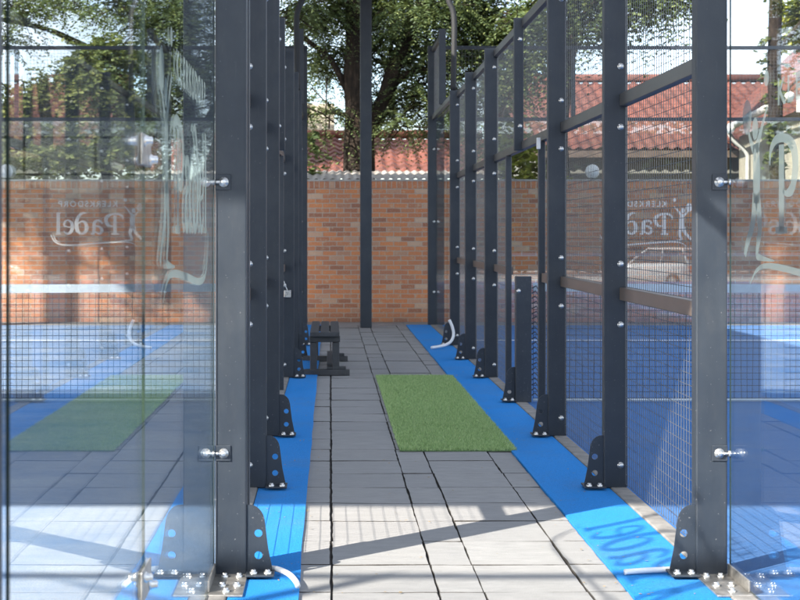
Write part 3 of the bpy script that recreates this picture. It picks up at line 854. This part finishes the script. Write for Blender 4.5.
def flood(x, s, label):
    g = thing('floodlight_pole', label, 'pole', (x, 17.83, 3.035), group=None)
    pts = catmull([(0, 0, 0.0), (s * 0.01, 0, 0.5), (s * 0.012, 0, 0.8), (-s * 0.005, 0, 0.95), (-s * 0.06, 0, 1.1), (-s * 0.10, 0, 1.5), (-s * 0.11, 0, 2.9)], 6)
    obj('shaft', MB().tube(pts, 0.034, 12).mesh('flood_shaft', M['net_cord'], True), g)  # tree shade is put into the shaft's near-black colour
    h = obj('lamp_head', bevel(MB().box(-0.2, 0.2, -0.14, 0.14, 0, 0.08).mesh('lamp_head', M['post']), 0.01), g, (s * 0.1, 0, 2.9))
    obj('lens', MB().box(-0.17, 0.17, -0.11, 0.11, -0.004, -0.001).mesh('lens', M['lamp_globe']), h)
flood(1.46, 1, 'bent floodlight pole rising from the far right fence post')
flood(-0.385, -1, 'bent floodlight pole rising from the far left fence post')

def pipe(label, pts, r):
    o = obj('conduit_pipe', MB().tube(catmull(pts, 6), r, 10).mesh('conduit', M['white_plastic'], True))
    tag(o, label, 'pipe')
pipe('short white pipe curving out of the turf beside the nearest left bracket', [(-0.25, 5.86, 0.03), (-0.20, 5.82, 0.032), (-0.155, 5.75, 0.028), (-0.128, 5.66, 0.022), (-0.12, 5.60, 0.02)], 0.011)
pipe('straight white pipe on the turf beside the nearest right bracket', [(1.34, 5.86, 0.024), (1.24, 5.84, 0.024), (1.14, 5.82, 0.022)], 0.011)
pipe('curved white pipe sticking up at the far right fence', [(1.375, 17.35, 0.34), (1.41, 17.35, 0.26), (1.425, 17.35, 0.17), (1.395, 17.33, 0.095), (1.33, 17.3, 0.055), (1.25, 17.25, 0.04), (1.16, 17.2, 0.03)], 0.017)

g = thing('padlock', 'small grey padlock hanging by a wire on the left fence post', 'padlock', (-0.389, 13.775, 0.75))
obj('body', bevel(MB().box(-0.032, 0.032, -0.012, 0.012, 0, 0.065).lathe([(0.018, -0.016), (0.018, 0.0)], 'Y', 12, (0.02, 0, 0.02)).mesh('padlock_body', M['steel']), 0.004), g)
obj('cord', MB().tube(catmull([(0.0, 0, 0.06), (-0.02, 0.0, 0.11), (-0.035, 0.0, 0.15)], 5), 0.004, 6).mesh('cord', M['steel'], True), g)

# unseen cloth added above the courts; its near edge throws the straight shade line
sun_a, sun_b = 1.19, 1.05
HS = 5.0
edge_y = 7.33 - sun_b * HS
c = thing('added_shade_caster', 'unseen grey cloth added above the courts to cast shade', 'shade_caster', (0, 0, 0))
cl = MB()
cl.box(-14.0, -1.0, edge_y, edge_y + 5.2, HS, HS + 0.012)
cl.box(-6.5, -0.4, edge_y + 5.2, 22.4, HS, HS + 0.012)
cl.box(-0.4, 3.8, 16.9, 22.4, HS, HS + 0.012)
obj('cloth', cl.mesh('cloth', M['caster_cloth']), c)
for (x, y) in ((-13.9, edge_y + 0.1), (-13.9, edge_y + 5.1), (-1.3, edge_y + 0.1)):
    if x > -2: continue
    obj('support_post', MB().tube([(x, y, -0.03), (x, y, HS - 0.001)], 0.05, 10).mesh('support', M['post'], True), c)

# ------------------------------------------------------------------ brick wall and lamps
WY = 22.72
w = thing('brick_wall', 'long red brick boundary wall closing the far end of the courts', 'wall', (0, WY, 0))
obj('wall_face', MB().box(-14, 16, 0, 0.22, -0.04, 2.02).mesh('brick_body', M['brick']), w)
obj('soldier_course', MB().box(-14, 16, -0.008, 0.228, 2.022, 2.125).mesh('brick_soldier', M['brick_soldier']), w)
obj('coping', bevel(MB().box(-14, 16, -0.015, 0.235, 2.127, 2.155).mesh('coping', M['coping']), 0.008), w)
for (x, lb) in ((3.98, 'round white globe lamp on the wall above the shaded right brickwork'), (-4.92, 'round white globe lamp on the wall at the left edge of the photo')):
    g = thing('globe_lamp', lb, 'lamp', (x, WY + 0.1, 2.156))
    obj('globe', MB().lathe([(0.11 * math.sin(math.pi * k / 14) , 0.12 - 0.11 * math.cos(math.pi * k / 14)) for k in range(15)], 'Z', 20).mesh('globe', M['lamp_globe'], True), g)
    obj('collar', MB().lathe([(0.05, 0.0), (0.05, 0.03), (0.0, 0.03)], 'Z', 14).mesh('collar', M['post']), g)

# ------------------------------------------------------------------ houses behind the wall
def tile_sheet(W_, D_, rise, step=0.34, per=0.24):
    """roof slope: x 0..W_, y 0..D_, rising; real rolls and courses"""
    nx = int(W_ / (per / 6)); rows = int(D_ / step)
    V = []; Fc = []
    sl = rise / D_
    ys = []
    for r_ in range(rows):
        ys += [(r_ * step, 0.035), (r_ * step + step * 0.97, 0.0)]
    for (y, lift) in ys:
        for i in range(nx + 1):
            x = W_ * i / nx
            V.append((x, y, y * sl + lift + 0.028 * math.sin(2 * math.pi * x / per)))
    for j in range(len(ys) - 1):
        for i in range(nx):
            a = j * (nx + 1) + i
            Fc.append((a, a + 1, a + nx + 2, a + nx + 1))
    me = bpy.data.meshes.new('tiles'); me.from_pydata(V, [], Fc); me.materials.append(M['tile'])
    me.update(); return me
h = thing('house', 'wide house with a red tiled roof beyond the right court', 'house', (4.2, 33.0, -0.04))
obj('wall', MB().box(0.4, 9, 0.5, 8, 0, 3.2).mesh('h_wall', M['grey_plaster']), h)
obj('roof', tile_sheet(9.0, 5.0, 2.05), h, (0, 0, 3.22))
rb = tile_sheet(9.0, 5.0, 2.05)
obj('roof', rb, h, (9.0, 10.0, 3.22), (0, 0, math.pi))
obj('ridge', MB().tube([(0, 5.0, 5.3), (9.0, 5.0, 5.3)], 0.11, 10).mesh('ridge', M['tile'], True), h)
obj('fascia', MB().box(0, 9.0, -0.04, 0, 3.05, 3.2).mesh('fascia', M['rail_warm']), h)
for x in (2.0, 5.5):
    wf = obj('window', MB().box(x, x + 1.4, 0.46, 0.5, 1.0, 2.3).mesh('h_win', M['fascia']), h)
    obj('pane', MB().box(x + 0.07, x + 1.33, 0.45, 0.458, 1.07, 2.23).mesh('h_pane', M['dark_glass']), wf)

h = thing('house', 'near house with cream wall and tiled roof at the right edge behind the wall', 'house', (7.35, 23.9, -0.04), -R(7.5))
obj('wall', MB().box(0.42, 7, 0.3, 9.2, 0, 3.5).mesh('w_wall', M['plaster']), h)
rf = tile_sheet(9.6, 3.6, 3.9)
obj('roof', rf, h, (0, 9.5, 3.62), (0, 0, R(-90)))
obj('roof', rf, h, (7.2, -0.1, 3.62), (0, 0, R(90)))
obj('ridge', MB().tube([(3.6, -0.1, 7.56), (3.6, 9.5, 7.56)], 0.11, 10).mesh('w_ridge', M['tile'], True), h)
obj('gutter', MB().tube([(-0.05, -0.1, 3.56), (-0.05, 9.5, 3.56)], 0.07, 8).mesh('gutter', M['fascia'], True), h)
obj('barge_board', MB().box(0.05, 0.3, -0.08, -0.04, 3.3, 3.55).mesh('barge', M['fascia']), h)
obj('downpipe', MB().tube(catmull([(-0.03, 7.5, 3.5), (0.1, 7.5, 3.3), (0.34, 7.5, 3.05), (0.36, 7.5, 2.6), (0.36, 7.5, 0.05)], 5), 0.045, 8).mesh('downpipe', M['fascia'], True), h)
lw = obj('lamp', MB().lathe([(0.09 * math.sin(math.pi * k / 10), -0.09 * math.cos(math.pi * k / 10)) for k in range(11)], 'Z', 14).mesh('eave_lamp', M['lamp_globe'], True), h, (-0.14, 6.2, 3.5))
# gable triangle nearest the court
gb = MB(); gb.v += [(0.42, 0.3, 3.5), (7, 0.3, 3.5), (3.6, 0.3, 7.2)]; gb.f.append((0, 1, 2)); gb.mi.append(0)
obj('gable', gb.mesh('gable', M['plaster']), h)

h = thing('house', 'low house with a red roof seen behind the big tree trunk', 'house', (-2.6, 30.5, -0.04))
obj('wall', MB().box(0.3, 5.6, 0.5, 6, 0, 2.5).mesh('c_wall', M['plaster']), h)
obj('roof', tile_sheet(6.0, 3.2, 1.0), h, (0, 0, 2.55))
obj('ridge', MB().tube([(0, 3.2, 3.6), (6, 3.2, 3.6)], 0.1, 8).mesh('c_ridge', M['tile'], True), h)
obj('gable', MB().box(1.2, 2.7, 3.3, 6.0, 2.5, 4.3).mesh('c_gable', M['plaster']), h)

g = thing('lean_to', 'low corrugated iron roof just above the far brick wall', 'shed', (-2.2, 23.6, 0))
V = []; Fc = []
n = 260
for j, (y, z) in enumerate(((0, 2.19), (2.6, 2.43))):
    for i in range(n + 1):
        x = 5.2 * i / n
        V.append((x, y, z + 0.014 * math.sin(2 * math.pi * x / 0.13)))
for i in range(n): Fc.append((i, i + 1, n + 2 + i, n + 1 + i))
me = bpy.data.meshes.new('iron'); me.from_pydata(V, [], Fc); me.materials.append(M['iron'])
obj('roof', me, g)
for x in (0.1, 5.1):
    for y in (0.1, 2.5): obj('support', MB().box(x - 0.04, x + 0.04, y - 0.04, y + 0.04, -0.04, 2.17).mesh('support', M['post']), g)

# ------------------------------------------------------------------ trees
def sprays(mb, centers, n, rnd, L=(0.5, 0.9), leaf=(0.13, 0.035), per=16, droop=0.5, yclip=None):
    """leafy twigs scattered through a set of ellipsoids (cx,cy,cz,rx,ry,rz)"""
    tw = []
    wts = [c_[3] * c_[4] * c_[5] for c_ in centers]
    for _ in range(n):
        c_ = rnd.choices(centers, wts)[0]
        while True:
            p = Vector((rnd.uniform(-1, 1), rnd.uniform(-1, 1), rnd.uniform(-1, 1)))
            if 0.15 < p.length < 1: break
        p = p * (0.6 + 0.4 * rnd.random())
        o = Vector((c_[0] + p.x * c_[3], c_[1] + p.y * c_[4], c_[2] + p.z * c_[5]))
        d = Vector((p.x + rnd.gauss(0, .5), p.y + rnd.gauss(0, .5), rnd.gauss(0.1, .35))).normalized()
        ln = rnd.uniform(*L)
        prev = o
        for k in range(per):
            s = (k + 1) / per
            q = o + d * ln * s + Vector((0, 0, -droop * ln * s * s))
            ax = (q - prev).normalized(); prev = q
            sd = ax.cross(Vector((0, 0, 1)))
            if sd.length < 1e-3: sd = Vector((1, 0, 0))
            sd.normalize()
            for sg in (-1, 1):
                ll = leaf[0] * rnd.uniform(0.6, 1.2) * (1.1 - 0.5 * s); lw_ = leaf[1] * rnd.uniform(0.7, 1.2)
                dr = (sd * sg * rnd.uniform(0.7, 1) + ax * rnd.uniform(0.2, 0.8) + Vector((0, 0, rnd.uniform(-0.5, 0.25)))).normalized()
                nn = dr.cross(Vector((rnd.gauss(0, .5), rnd.gauss(0, .5), 1))).normalized() * lw_
                tip = q + dr * ll; mid = q + dr * ll * 0.5
                mb.quad(q, mid + nn, tip, mid - nn)
        tw.append((o, d, ln))
    return tw
def limb(mb, pts, r0, r1, n=9):
    sm = catmull(pts, 5)
    rs = [r0 + (r1 - r0) * (i / (len(sm) - 1)) ** 0.8 for i in range(len(sm))]
    sm = [p + Vector((mnoise.noise(p * 1.3) * 0.05, 0, 0)) for p in sm]
    mb.tube(sm, rs, n)
def tree(label, base, trunk, limbs, crown, n, mat, seed, name='tree', **kw):
    rnd = random.Random(seed)
    g = thing(name, label, 'tree', base)
    mb = MB()
    limb(mb, trunk[0], trunk[1], trunk[2], 12)
    for (pts, a, b_) in limbs: limb(mb, pts, a, b_, 8)
    lf = MB()
    tw = sprays(lf, crown, n, rnd, **kw)
    for (o, d, ln) in tw[::6]:
        mb.tube([o - d * ln * 0.6, o, o + d * ln * 0.7 + Vector((0, 0, -0.15 * ln))], [0.016, 0.011, 0.004], 4, False)
    obj('trunk', mb.mesh('trunk', M['bark'], True, fix=False), g)
    obj('crown', lf.mesh('leaves', mat, fix=False), g)
    return g
def P(x, y, Y):     # point seen at photo pixel x,y at depth Y
    return ((x - 330) * Y / F, Y, CAM_Z + (234 - y) * Y / F)
def loc(base, p): return (p[0] - base[0], p[1] - base[1], p[2] - base[2])

# the big tree behind the wall
B = (0.42, 26.6, -0.04)
def q(x, y, Y=26.6): return loc(B, P(x, y, Y))
trunk = ([(0, 0, 0), q(358, 200), q(359, 130), q(357, 75), q(358, 20), q(354, -60)], 0.35, 0.17)
limbs = [([q(362, 140), q(384, 100), q(398, 60), q(420, 20), q(450, -40)], 0.2, 0.07),
         ([q(352, 80), q(366, 30), q(372, -60)], 0.17, 0.08),
         ([q(392, 85), q(420, 70), q(455, 78), q(490, 60)], 0.08, 0.03),
         ([q(350, 95), q(330, 60), q(308, 40), q(270, 10)], 0.07, 0.03),
         ([q(356, 120), q(330, 112), q(306, 118)], 0.05, 0.02)]
crown = []
for (x, y, rx, ry, dY) in ((320, 15, 34, 26, 0.2), (372, 8, 40, 30, 0.8), (425, 10, 40, 30, -0.4), (475, 15, 36, 32, 0.8), (330, 62, 30, 22, 0.9), (395, 50, 34, 26, 0.7), (445, 58, 34, 26, 0.3), (420, 95, 30, 18, 0.0), (455, 105, 24, 26, 0.5), (318, 112, 22, 12, -0.5), (400, 122, 16, 8, -0.6), (340, -40, 80, 40, 0.2), (430, -50, 90, 40, 0.2), (385, 108, 22, 20, 0.9), (500, 45, 30, 30, 0.6), (448, 120, 14, 12, -0.3)):
    c_ = q(x, y, 26.6 + dY); k = 26.6 / F
    crown.append((c_[0], c_[1], c_[2], rx * k, 0.9, ry * k))
for (dx, dy, z, r_) in ((-1.6, -2.0, 5.8, 0.8), (-2.4, -2.7, 6.9, 0.9), (-1.1, -1.5, 5.0, 0.45)):  # unseen crown clumps added above the view to shade the trunk
    crown.append((dx, dy, z, r_, r_ * 0.9, r_ * 0.5))
tree('big dark feathery tree whose thick trunk stands behind the path end wall', B, trunk, limbs, crown, 5400, M['leaf_dark'], 21, per=16, leaf=(0.095, 0.015), droop=0.65)

# dense olive trees seen through the left glass
B = (-4.1, 28.0, -0.04)
k = 28.0 / F
trunk = ([(0, 0, 0), (0.1, 0, 1.5), (-0.1, 0, 3.0), (0.1, 0, 4.6)], 0.2, 0.06)
limbs = [([(0.1, 0, 1.4), (0.8, 0, 2.2), (1.5, 0, 3.4)], 0.1, 0.03), ([(0, 0, 1.8), (-0.8, 0, 2.6), (-1.5, 0, 3.3)], 0.1, 0.03)]
crown = [loc(B, P(x, y, 28.0 + dY)) + (rx * k, 0.8, ry * k) for (x, y, rx, ry, dY) in
         ((20, 120, 34, 36, 0), (60, 105, 34, 36, .4), (95, 95, 34, 38, 0), (130, 95, 30, 40, .3), (110, 60, 30, 22, 0), (60, 150, 44, 26, 0), (120, 150, 40, 24, .4), (80, 68, 14, 16, .2), (10, 150, 26, 26, .3))]
tree('bushy olive green tree beyond the wall behind the left glass', B, trunk, limbs, crown, 2400, M['leaf_olive'], 31, per=9, leaf=(0.15, 0.045), L=(0.35, 0.6), droop=0.3)

B = (-2.9, 30.0, -0.04)
k = 30.0 / F
trunk = ([(0, 0, 0), (-0.1, 0, 2.0), (0.1, 0, 4.0), (0.0, 0, 6.4)], 0.24, 0.08)
limbs = [([(0, 0, 3.4), (-1.2, 0, 4.6), (-2.6, 0, 5.4), (-4, 0, 5.7)], 0.12, 0.03), ([(0, 0, 3.0), (0.8, 0, 4.2), (1.4, 0, 5.2)], 0.1, 0.03), ([(0.05, 0, 4.4), (-0.7, -.3, 5.4), (-1.6, -.5, 6.2)], 0.08, 0.02)]
crown = [loc(B, P(x, y, 30.0 + dY)) + (rx * k, 0.9, ry * k) for (x, y, rx, ry, dY) in
         ((70, 2, 30, 12, 0), (112, 4, 30, 14, .4), (152, 18, 26, 26, 0), (185, 25, 28, 34, .3), (165, 70, 30, 32, 0), (200, 80, 26, 36, .3), (150, 115, 24, 26, 0), (190, 130, 26, 26, 0), (20, 8, 24, 22, 0), (0, 40, 18, 14, 0), (90, -28, 60, 16, 0), (180, -25, 60, 26, 0))]
tree('dark green tree with drooping boughs behind the left glass logo pane', B, trunk, limbs, crown, 2400, M['leaf_dark'], 41, per=11, leaf=(0.11, 0.022))

# boughs hanging in at the top right
B = (4.0, 26.0, -0.04)
k = 26.0 / F
trunk = ([(0, 0, 0), (0.1, 0, 1.6), (0.0, 0, 3.2), (0.2, 0, 4.8), (0.3, 0, 6.6)], 0.13, 0.09)
limbs = [([(0.2, 0, 4.9), (0.9, -.2, 5.6), (1.8, -.3, 5.5), (2.6, -.3, 5.1)], 0.07, 0.02), ([(0.2, 0, 4.5), (-0.5, 0, 5.0), (-1.0, 0, 5.2)], 0.06, 0.02)]
crown = [loc(B, P(x, y, 26.0 + dY)) + (rx * k, 0.8, ry * k) for (x, y, rx, ry, dY) in
         ((520, 25, 26, 26, 0), (560, 5, 30, 18, 0), (600, -6, 34, 14, .2), (650, -8, 36, 13, 0), (588, 28, 14, 18, 0), (625, 14, 18, 12, 0), (672, 2, 18, 10, 0), (508, 85, 18, 34, .2), (530, 62, 18, 20, .3), (500, 135, 14, 20, .2), (590, -40, 90, 20, 0))]
tree('slender tree whose drooping boughs hang above the right court fence', B, trunk, limbs, crown, 1300, M['leaf_dark'], 51, per=11, leaf=(0.12, 0.026), droop=0.8)

# ivy-clad trunk at the right edge
B = (7.2, 24.3, -0.04)
trunk = ([(0, 0, 0), (0.03, 0, 2), (-0.02, 0, 4), (0.05, 0, 6.2)], 0.15, 0.10)
rnd = random.Random(61)
crown = [(0.0, 0, 1.6 + i * 0.5, 0.2, 0.2, 0.34) for i in range(10)]
crown += [(0.75, 0.2, 5.2, 0.55, 0.5, 0.45)]
g_ = tree('straight dark trunk wrapped in ivy in front of the cream house', B, trunk, [([(0, 0, 4.3), (0.5, 0, 4.9), (0.9, 0.1, 5.4)], 0.05, 0.02)], crown, 95, M['leaf_mid'], 61, per=7, leaf=(0.13, 0.05), L=(0.15, 0.3))
B = (8.3, 25.2, -0.04)
crown = [loc(B, P(x, y, 25.2)) + (rx * 25.2 / F, 0.6, ry * 25.2 / F) for (x, y, rx, ry) in ((800, 20, 14, 24), (812, -10, 24, 20), (815, 30, 20, 20))]
tree('bright yellow green tree at the top right corner of the photo', B, ([(0, 0, 0), (-0.1, 0, 2.4), (0.1, 0, 4.9)], 0.1, 0.04), [([(-0.05, 0, 3.0), (-0.3, 0, 4.0), (-0.35, 0, 4.8)], 0.04, 0.015)], crown, 260, M['leaf_yellow'], 71, per=8, leaf=(0.12, 0.05), L=(0.25, 0.45))

def shrub(label, B, crown, n, mat, seed):
    rnd = random.Random(seed)
    g = thing('garden_shrub', label, 'shrub', B)
    mb = MB(); lf = MB()
    tw = sprays(lf, crown, n, rnd, (0.25, 0.5), (0.14, 0.05), 7, 0.3)
    for (o, d, ln) in tw[::5]:
        mb.tube([(rnd.uniform(-.1, .1), rnd.uniform(-.1, .1), 0), (o.x * 0.5, o.y * 0.5, o.z * 0.6), tuple(o + d * ln)], [0.022, 0.015, 0.004], 5, False)
    obj('stem', mb.mesh('stems', M['bark'], True, fix=False), g)
    obj('foliage', lf.mesh('shrub_leaves', mat, fix=False), g)
shrub('yellow green shrub above the wall seen through the open doorway', (3.0, 24.2, -0.04), [(0.15, 0, 2.0, 0.42, 0.4, 0.7), (0.0, 0, 2.6, 0.3, 0.3, 0.45), (0.2, 0, 1.1, 0.4, 0.4, 0.8)], 260, M['leaf_yellow'], 81)
shrub('dark spiky shrub leaning out behind the left fence end', (-0.55, 25.4, -0.04), [(0.05, 0, 2.2, 0.38, 0.3, 0.6), (0.1, 0, 3.0, 0.3, 0.3, 0.35), (0, 0, 1.2, 0.3, 0.3, 0.8)], 110, M['leaf_dark'], 83)
shrub('leafy green shrub at the left edge just above the wall', (-5.15, 24.4, -0.04), [(0.0, 0, 2.2, 0.45, 0.4, 0.7), (0.3, 0, 1.5, 0.7, 0.4, 0.8)], 260, M['leaf_mid'], 84)
shrub('lime green shrub above the wall left of the logo', (-2.9, 24.6, -0.04), [(0.0, 0, 2.1, 0.6, 0.4, 0.5), (-0.5, 0, 1.9, 0.5, 0.4, 0.5), (0.1, 0, 1.2, 0.6, 0.4, 0.7)], 240, M['leaf_yellow'], 85)

# tree at the left (outside the picture) that throws the dappled shade on the left brickwork
B = (-12.4, 15.35, -0.04)
crown = [(0.9, 0.0, 8.9, 0.8, 0.7, 0.5), (1.7, 0.0, 8.25, 0.6, 0.5, 0.35), (2.3, 0.1, 7.6, 0.45, 0.4, 0.28), (-0.6, 0.2, 9.6, 1.4, 1.2, 0.9), (0.8, 0.3, 10.2, 1.6, 1.3, 0.9)]
tree('tall tree left of the left court', B, ([(0, 0, 0), (0.05, 0, 3), (-0.03, 0, 6), (0.05, 0, 9.5)], 0.24, 0.17), [([(0.0, 0, 8.2), (0.9, 0, 8.6), (2.2, 0, 7.6)], 0.08, 0.03)], crown, 700, M['leaf_mid'], 91, per=9, leaf=(0.2, 0.07))

# ------------------------------------------------------------------ white car behind the camera, mirrored in the right end glass
def car():
    hd = math.atan2(-0.80, -0.60)
    g = thing('parked_car', 'small white hatchback mirrored in the right end wall glass', 'car', (11.5, -8.3, -0.578), hd)
    # side profile stations: x, half width, z bottom, z belt
    st = [(-1.85, 0.62, 0.35, 0.62), (-1.80, 0.74, 0.24, 0.86), (-1.5, 0.80, 0.20, 0.92), (-0.6, 0.82, 0.19, 0.92), (0.5, 0.82, 0.19, 0.90), (0.95, 0.81, 0.20, 0.88), (1.5, 0.77, 0.22, 0.78), (1.78, 0.66, 0.26, 0.68), (1.85, 0.55, 0.36, 0.56)]
    def loft(st, nm, mat):
        mb = MB(); n = 8
        for (x, w_, z0, z1) in st:
            ring = [(-w_ * 0.92, z0), (-w_, z0 + (z1 - z0) * 0.35), (-w_, z0 + (z1 - z0) * 0.8), (-w_ * 0.88, z1), (w_ * 0.88, z1), (w_, z0 + (z1 - z0) * 0.8), (w_, z0 + (z1 - z0) * 0.35), (w_ * 0.92, z0)]
            mb.v += [(x, a, b_) for a, b_ in ring]
        for i in range(len(st) - 1):
            for k_ in range(n):
                mb.f.append((i * n + k_, i * n + (k_ + 1) % n, (i + 1) * n + (k_ + 1) % n, (i + 1) * n + k_)); mb.mi.append(0)
        mb.f.append(tuple(range(n))); mb.mi.append(0)
        mb.f.append(tuple(range((len(st) - 1) * n, len(st) * n))); mb.mi.append(0)
        return mb.mesh(nm, mat, True)
    obj('body', loft(st, 'car_body', M['car_white']), g)
    mb = MB()
    lo = [(-1.72, 0.70), (0.85, 0.70)]; hi = [(-1.35, 0.56), (0.15, 0.56)]
    mb.v += [(lo[0][0], -0.70, 0.90), (lo[1][0], -0.70, 0.88), (lo[1][0], 0.70, 0.88), (lo[0][0], 0.70, 0.90), (hi[0][0], -0.55, 1.38), (hi[1][0], -0.55, 1.40), (hi[1][0], 0.55, 1.40), (hi[0][0], 0.55, 1.38)]
    mb.f += [(0, 1, 5, 4), (1, 2, 6, 5), (2, 3, 7, 6), (3, 0, 4, 7)]; mb.mi += [0] * 4
    obj('window_band', mb.mesh('car_windows', M['dark_glass']), g)
    mb = MB(); mb.box(-1.40, 0.20, -0.56, 0.56, 1.375, 1.44)
    for (xa, xb) in ((-1.735, -1.37), (-0.55, -0.52), (0.87, 0.17)):
        for sy in (-1, 1):
            mb.tube([(xa, sy * 0.71, 0.89), (xb, sy * 0.555, 1.40)], 0.04, 6)
    obj('roof', bevel(mb.mesh('car_roof', M['car_white']), 0.02), g)
    for x in (-1.15, 1.15):
        for sy in (-1, 1):
            wl = obj('wheel', MB().lathe([(0.18, -0.09), (0.27, -0.09), (0.29, -0.06), (0.29, 0.06), (0.27, 0.09), (0.18, 0.09)], 'Y', 20, (0, 0, 0)).mesh('tyre', M['rubber'], True), g, (x, sy * 0.745, 0.29))
            obj('rim', MB().lathe([(0.0, sy * 0.07), (0.06, sy * 0.08), (0.18, sy * 0.06), (0.185, sy * 0.085)], 'Y', 16).mesh('rim', M['steel'], True), wl)
    for sy in (-1, 1):
        obj('tail_light', bevel(MB().box(-1.84, -1.77, sy * 0.64 - 0.09, sy * 0.64 + 0.09, 0.62, 0.84).mesh('tail', M['red_plastic']), 0.01), g)
        obj('headlight', bevel(MB().box(1.70, 1.80, sy * 0.56 - 0.11, sy * 0.56 + 0.11, 0.55, 0.68).mesh('head', M['lamp_globe']), 0.02), g)
car()

# hedge added unseen behind the camera to darken what the end glass mirrors
rnd = random.Random(5)
hg = thing('added_reflection_hedge', 'unseen stepped dark hedge added behind the camera to darken the glass reflections', 'hedge', (5, -31, -0.60))
lf = MB()
for _ in range(15000):
    x = rnd.uniform(-34, 34); z = rnd.uniform(0.1, 8.2) ; y = rnd.uniform(-0.7, 0.7) + (0.5 if z < 4 else 0)
    top = (4.0 if x < -1 else 7.4) + 0.5 * mnoise.noise((x * 0.3, 0, 1.7)) + 0.25 * mnoise.noise((x * 1.3, 0, 4.7))
    z = min(z, top)
    a = rnd.uniform(0, 6.28); b_ = rnd.uniform(-0.6, 0.6); l_ = rnd.uniform(0.25, 0.5)
    d = Vector((math.cos(a), math.sin(a) * 0.6, b_)).normalized() * l_
    n_ = Vector((-math.sin(a), rnd.uniform(-.5, .5), math.cos(a))).normalized() * l_ * 0.35
    p0 = Vector((x, y, z)); lf.quad(p0, p0 + d * 0.5 + n_, p0 + d, p0 + d * 0.5 - n_)
obj('foliage', lf.mesh('hedge_leaves', M['leaf_dark'], fix=False), hg)
mb = MB()
for k in range(40): mb.tube([(-34 + k * 1.72, 0, 0), (-34 + k * 1.72 + 0.1, 0, 1.6), (-34 + k * 1.72, 0.1, 3.6)], [0.1, 0.07, 0.02], 6)
mb.box(-34, -1.2, -0.35, 0.35, 0.1, 3.5); mb.box(-1.19, 34, -0.36, 0.34, 0.1, 6.9)
obj('stems', mb.mesh('hedge_core', M['bark'], fix=False), hg)

# ------------------------------------------------------------------ light, sky, camera
trav = Vector((sun_a, sun_b, -1.0)).normalized()
sd = bpy.data.lights.new('sun', 'SUN'); sd.energy = 5.0; sd.angle = R(0.55); sd.color = (1.0, 0.93, 0.84)
so = bpy.data.objects.new('sun', sd); col.objects.link(so)
so.rotation_euler = trav.to_track_quat('-Z', 'Y').to_euler(); so.location = (-10, -10, 20)
elev = math.asin(-trav.z); az = math.atan2(-trav.x, -trav.y)
w = bpy.data.worlds.new('World'); scene.world = w; w.use_nodes = True
nt = w.node_tree; nt.nodes.clear()
out = nt.nodes.new('ShaderNodeOutputWorld'); bg = nt.nodes.new('ShaderNodeBackground')
sky = nt.nodes.new('ShaderNodeTexSky'); sky.sky_type = 'NISHITA'; sky.sun_disc = False
sky.sun_elevation = elev; sky.sun_rotation = az % (2 * math.pi)
sky.altitude = 1300; sky.air_density = 1.0; sky.dust_density = 2.0; sky.ozone_density = 1.0
tc = nt.nodes.new('ShaderNodeTexCoord'); mp = nt.nodes.new('ShaderNodeMapping'); mp.inputs['Scale'].default_value = (1, 1, 2.4)
cn = nt.nodes.new('ShaderNodeTexNoise'); cn.inputs['Scale'].default_value = 2.2; cn.inputs['Detail'].default_value = 7; cn.inputs['Roughness'].default_value = 0.6
cr = nt.nodes.new('ShaderNodeValToRGB'); cr.color_ramp.elements[0].position = 0.38; cr.color_ramp.elements[1].position = 0.68
mxn = nt.nodes.new('ShaderNodeMix'); mxn.data_type = 'RGBA'
nt.links.new(tc.outputs['Generated'], mp.inputs[0]); nt.links.new(mp.outputs[0], cn.inputs['Vector']); nt.links.new(cn.outputs['Fac'], cr.inputs[0])
mul = nt.nodes.new('ShaderNodeMath'); mul.operation = 'MULTIPLY'; mul.inputs[1].default_value = 0.7
nt.links.new(cr.outputs[0], mul.inputs[0]); nt.links.new(mul.outputs[0], mxn.inputs[0])
nt.links.new(sky.outputs[0], mxn.inputs[6]); mxn.inputs[7].default_value = (8.5, 8.6, 8.8, 1)
nt.links.new(mxn.outputs[2], bg.inputs[0]); bg.inputs[1].default_value = 0.11
nt.links.new(bg.outputs[0], out.inputs[0])

cam = bpy.data.cameras.new('camera'); co = bpy.data.objects.new('camera', cam); col.objects.link(co)
co.location = (0, 0, CAM_Z); co.rotation_euler = (R(90), 0, 0)
cam.sensor_width = 36; cam.lens = 36 * F / 800
cam.shift_x = 70 / 800; cam.shift_y = -66 / 800
cam.clip_start = 0.05; cam.clip_end = 500
cam.dof.use_dof = True; cam.dof.focus_distance = 7.5; cam.dof.aperture_fstop = 8.0
scene.camera = co

scene.render.engine = 'CYCLES'
cy = scene.cycles
cy.max_bounces = 12; cy.transparent_max_bounces = 24; cy.glossy_bounces = 6; cy.diffuse_bounces = 3
cy.caustics_reflective = False; cy.caustics_refractive = False
cy.use_denoising = True
try: cy.denoiser = 'OPENIMAGEDENOISE'
except Exception: pass
vs = scene.view_settings
vs.view_transform = 'Standard'; vs.look = 'None'; vs.exposure = 1.75; vs.gamma = 1.0

# ------------------------------------------------------------------ groups of repeats
for o in scene.objects:
    base = o.name.split('.')[0]
    g_ = {'globe_lamp': 'globe lamps on the brick wall', 'floodlight_pole': 'bent floodlight poles on the fences',
          'padel_net': 'court nets', 'mesh_fence': 'mesh fences along the path', 'glass_wall': 'glass side walls of the courts',
          'end_wall': 'glass end walls of the courts', 'conduit_pipe': 'white conduit pipes beside the fence feet',
          'tree': 'trees around the courts', 'house': 'houses behind the brick wall', 'garden_shrub': 'shrubs behind the brick wall'}.get(base)
    if g_ and o.parent is None and 'category' in o: o['group'] = g_
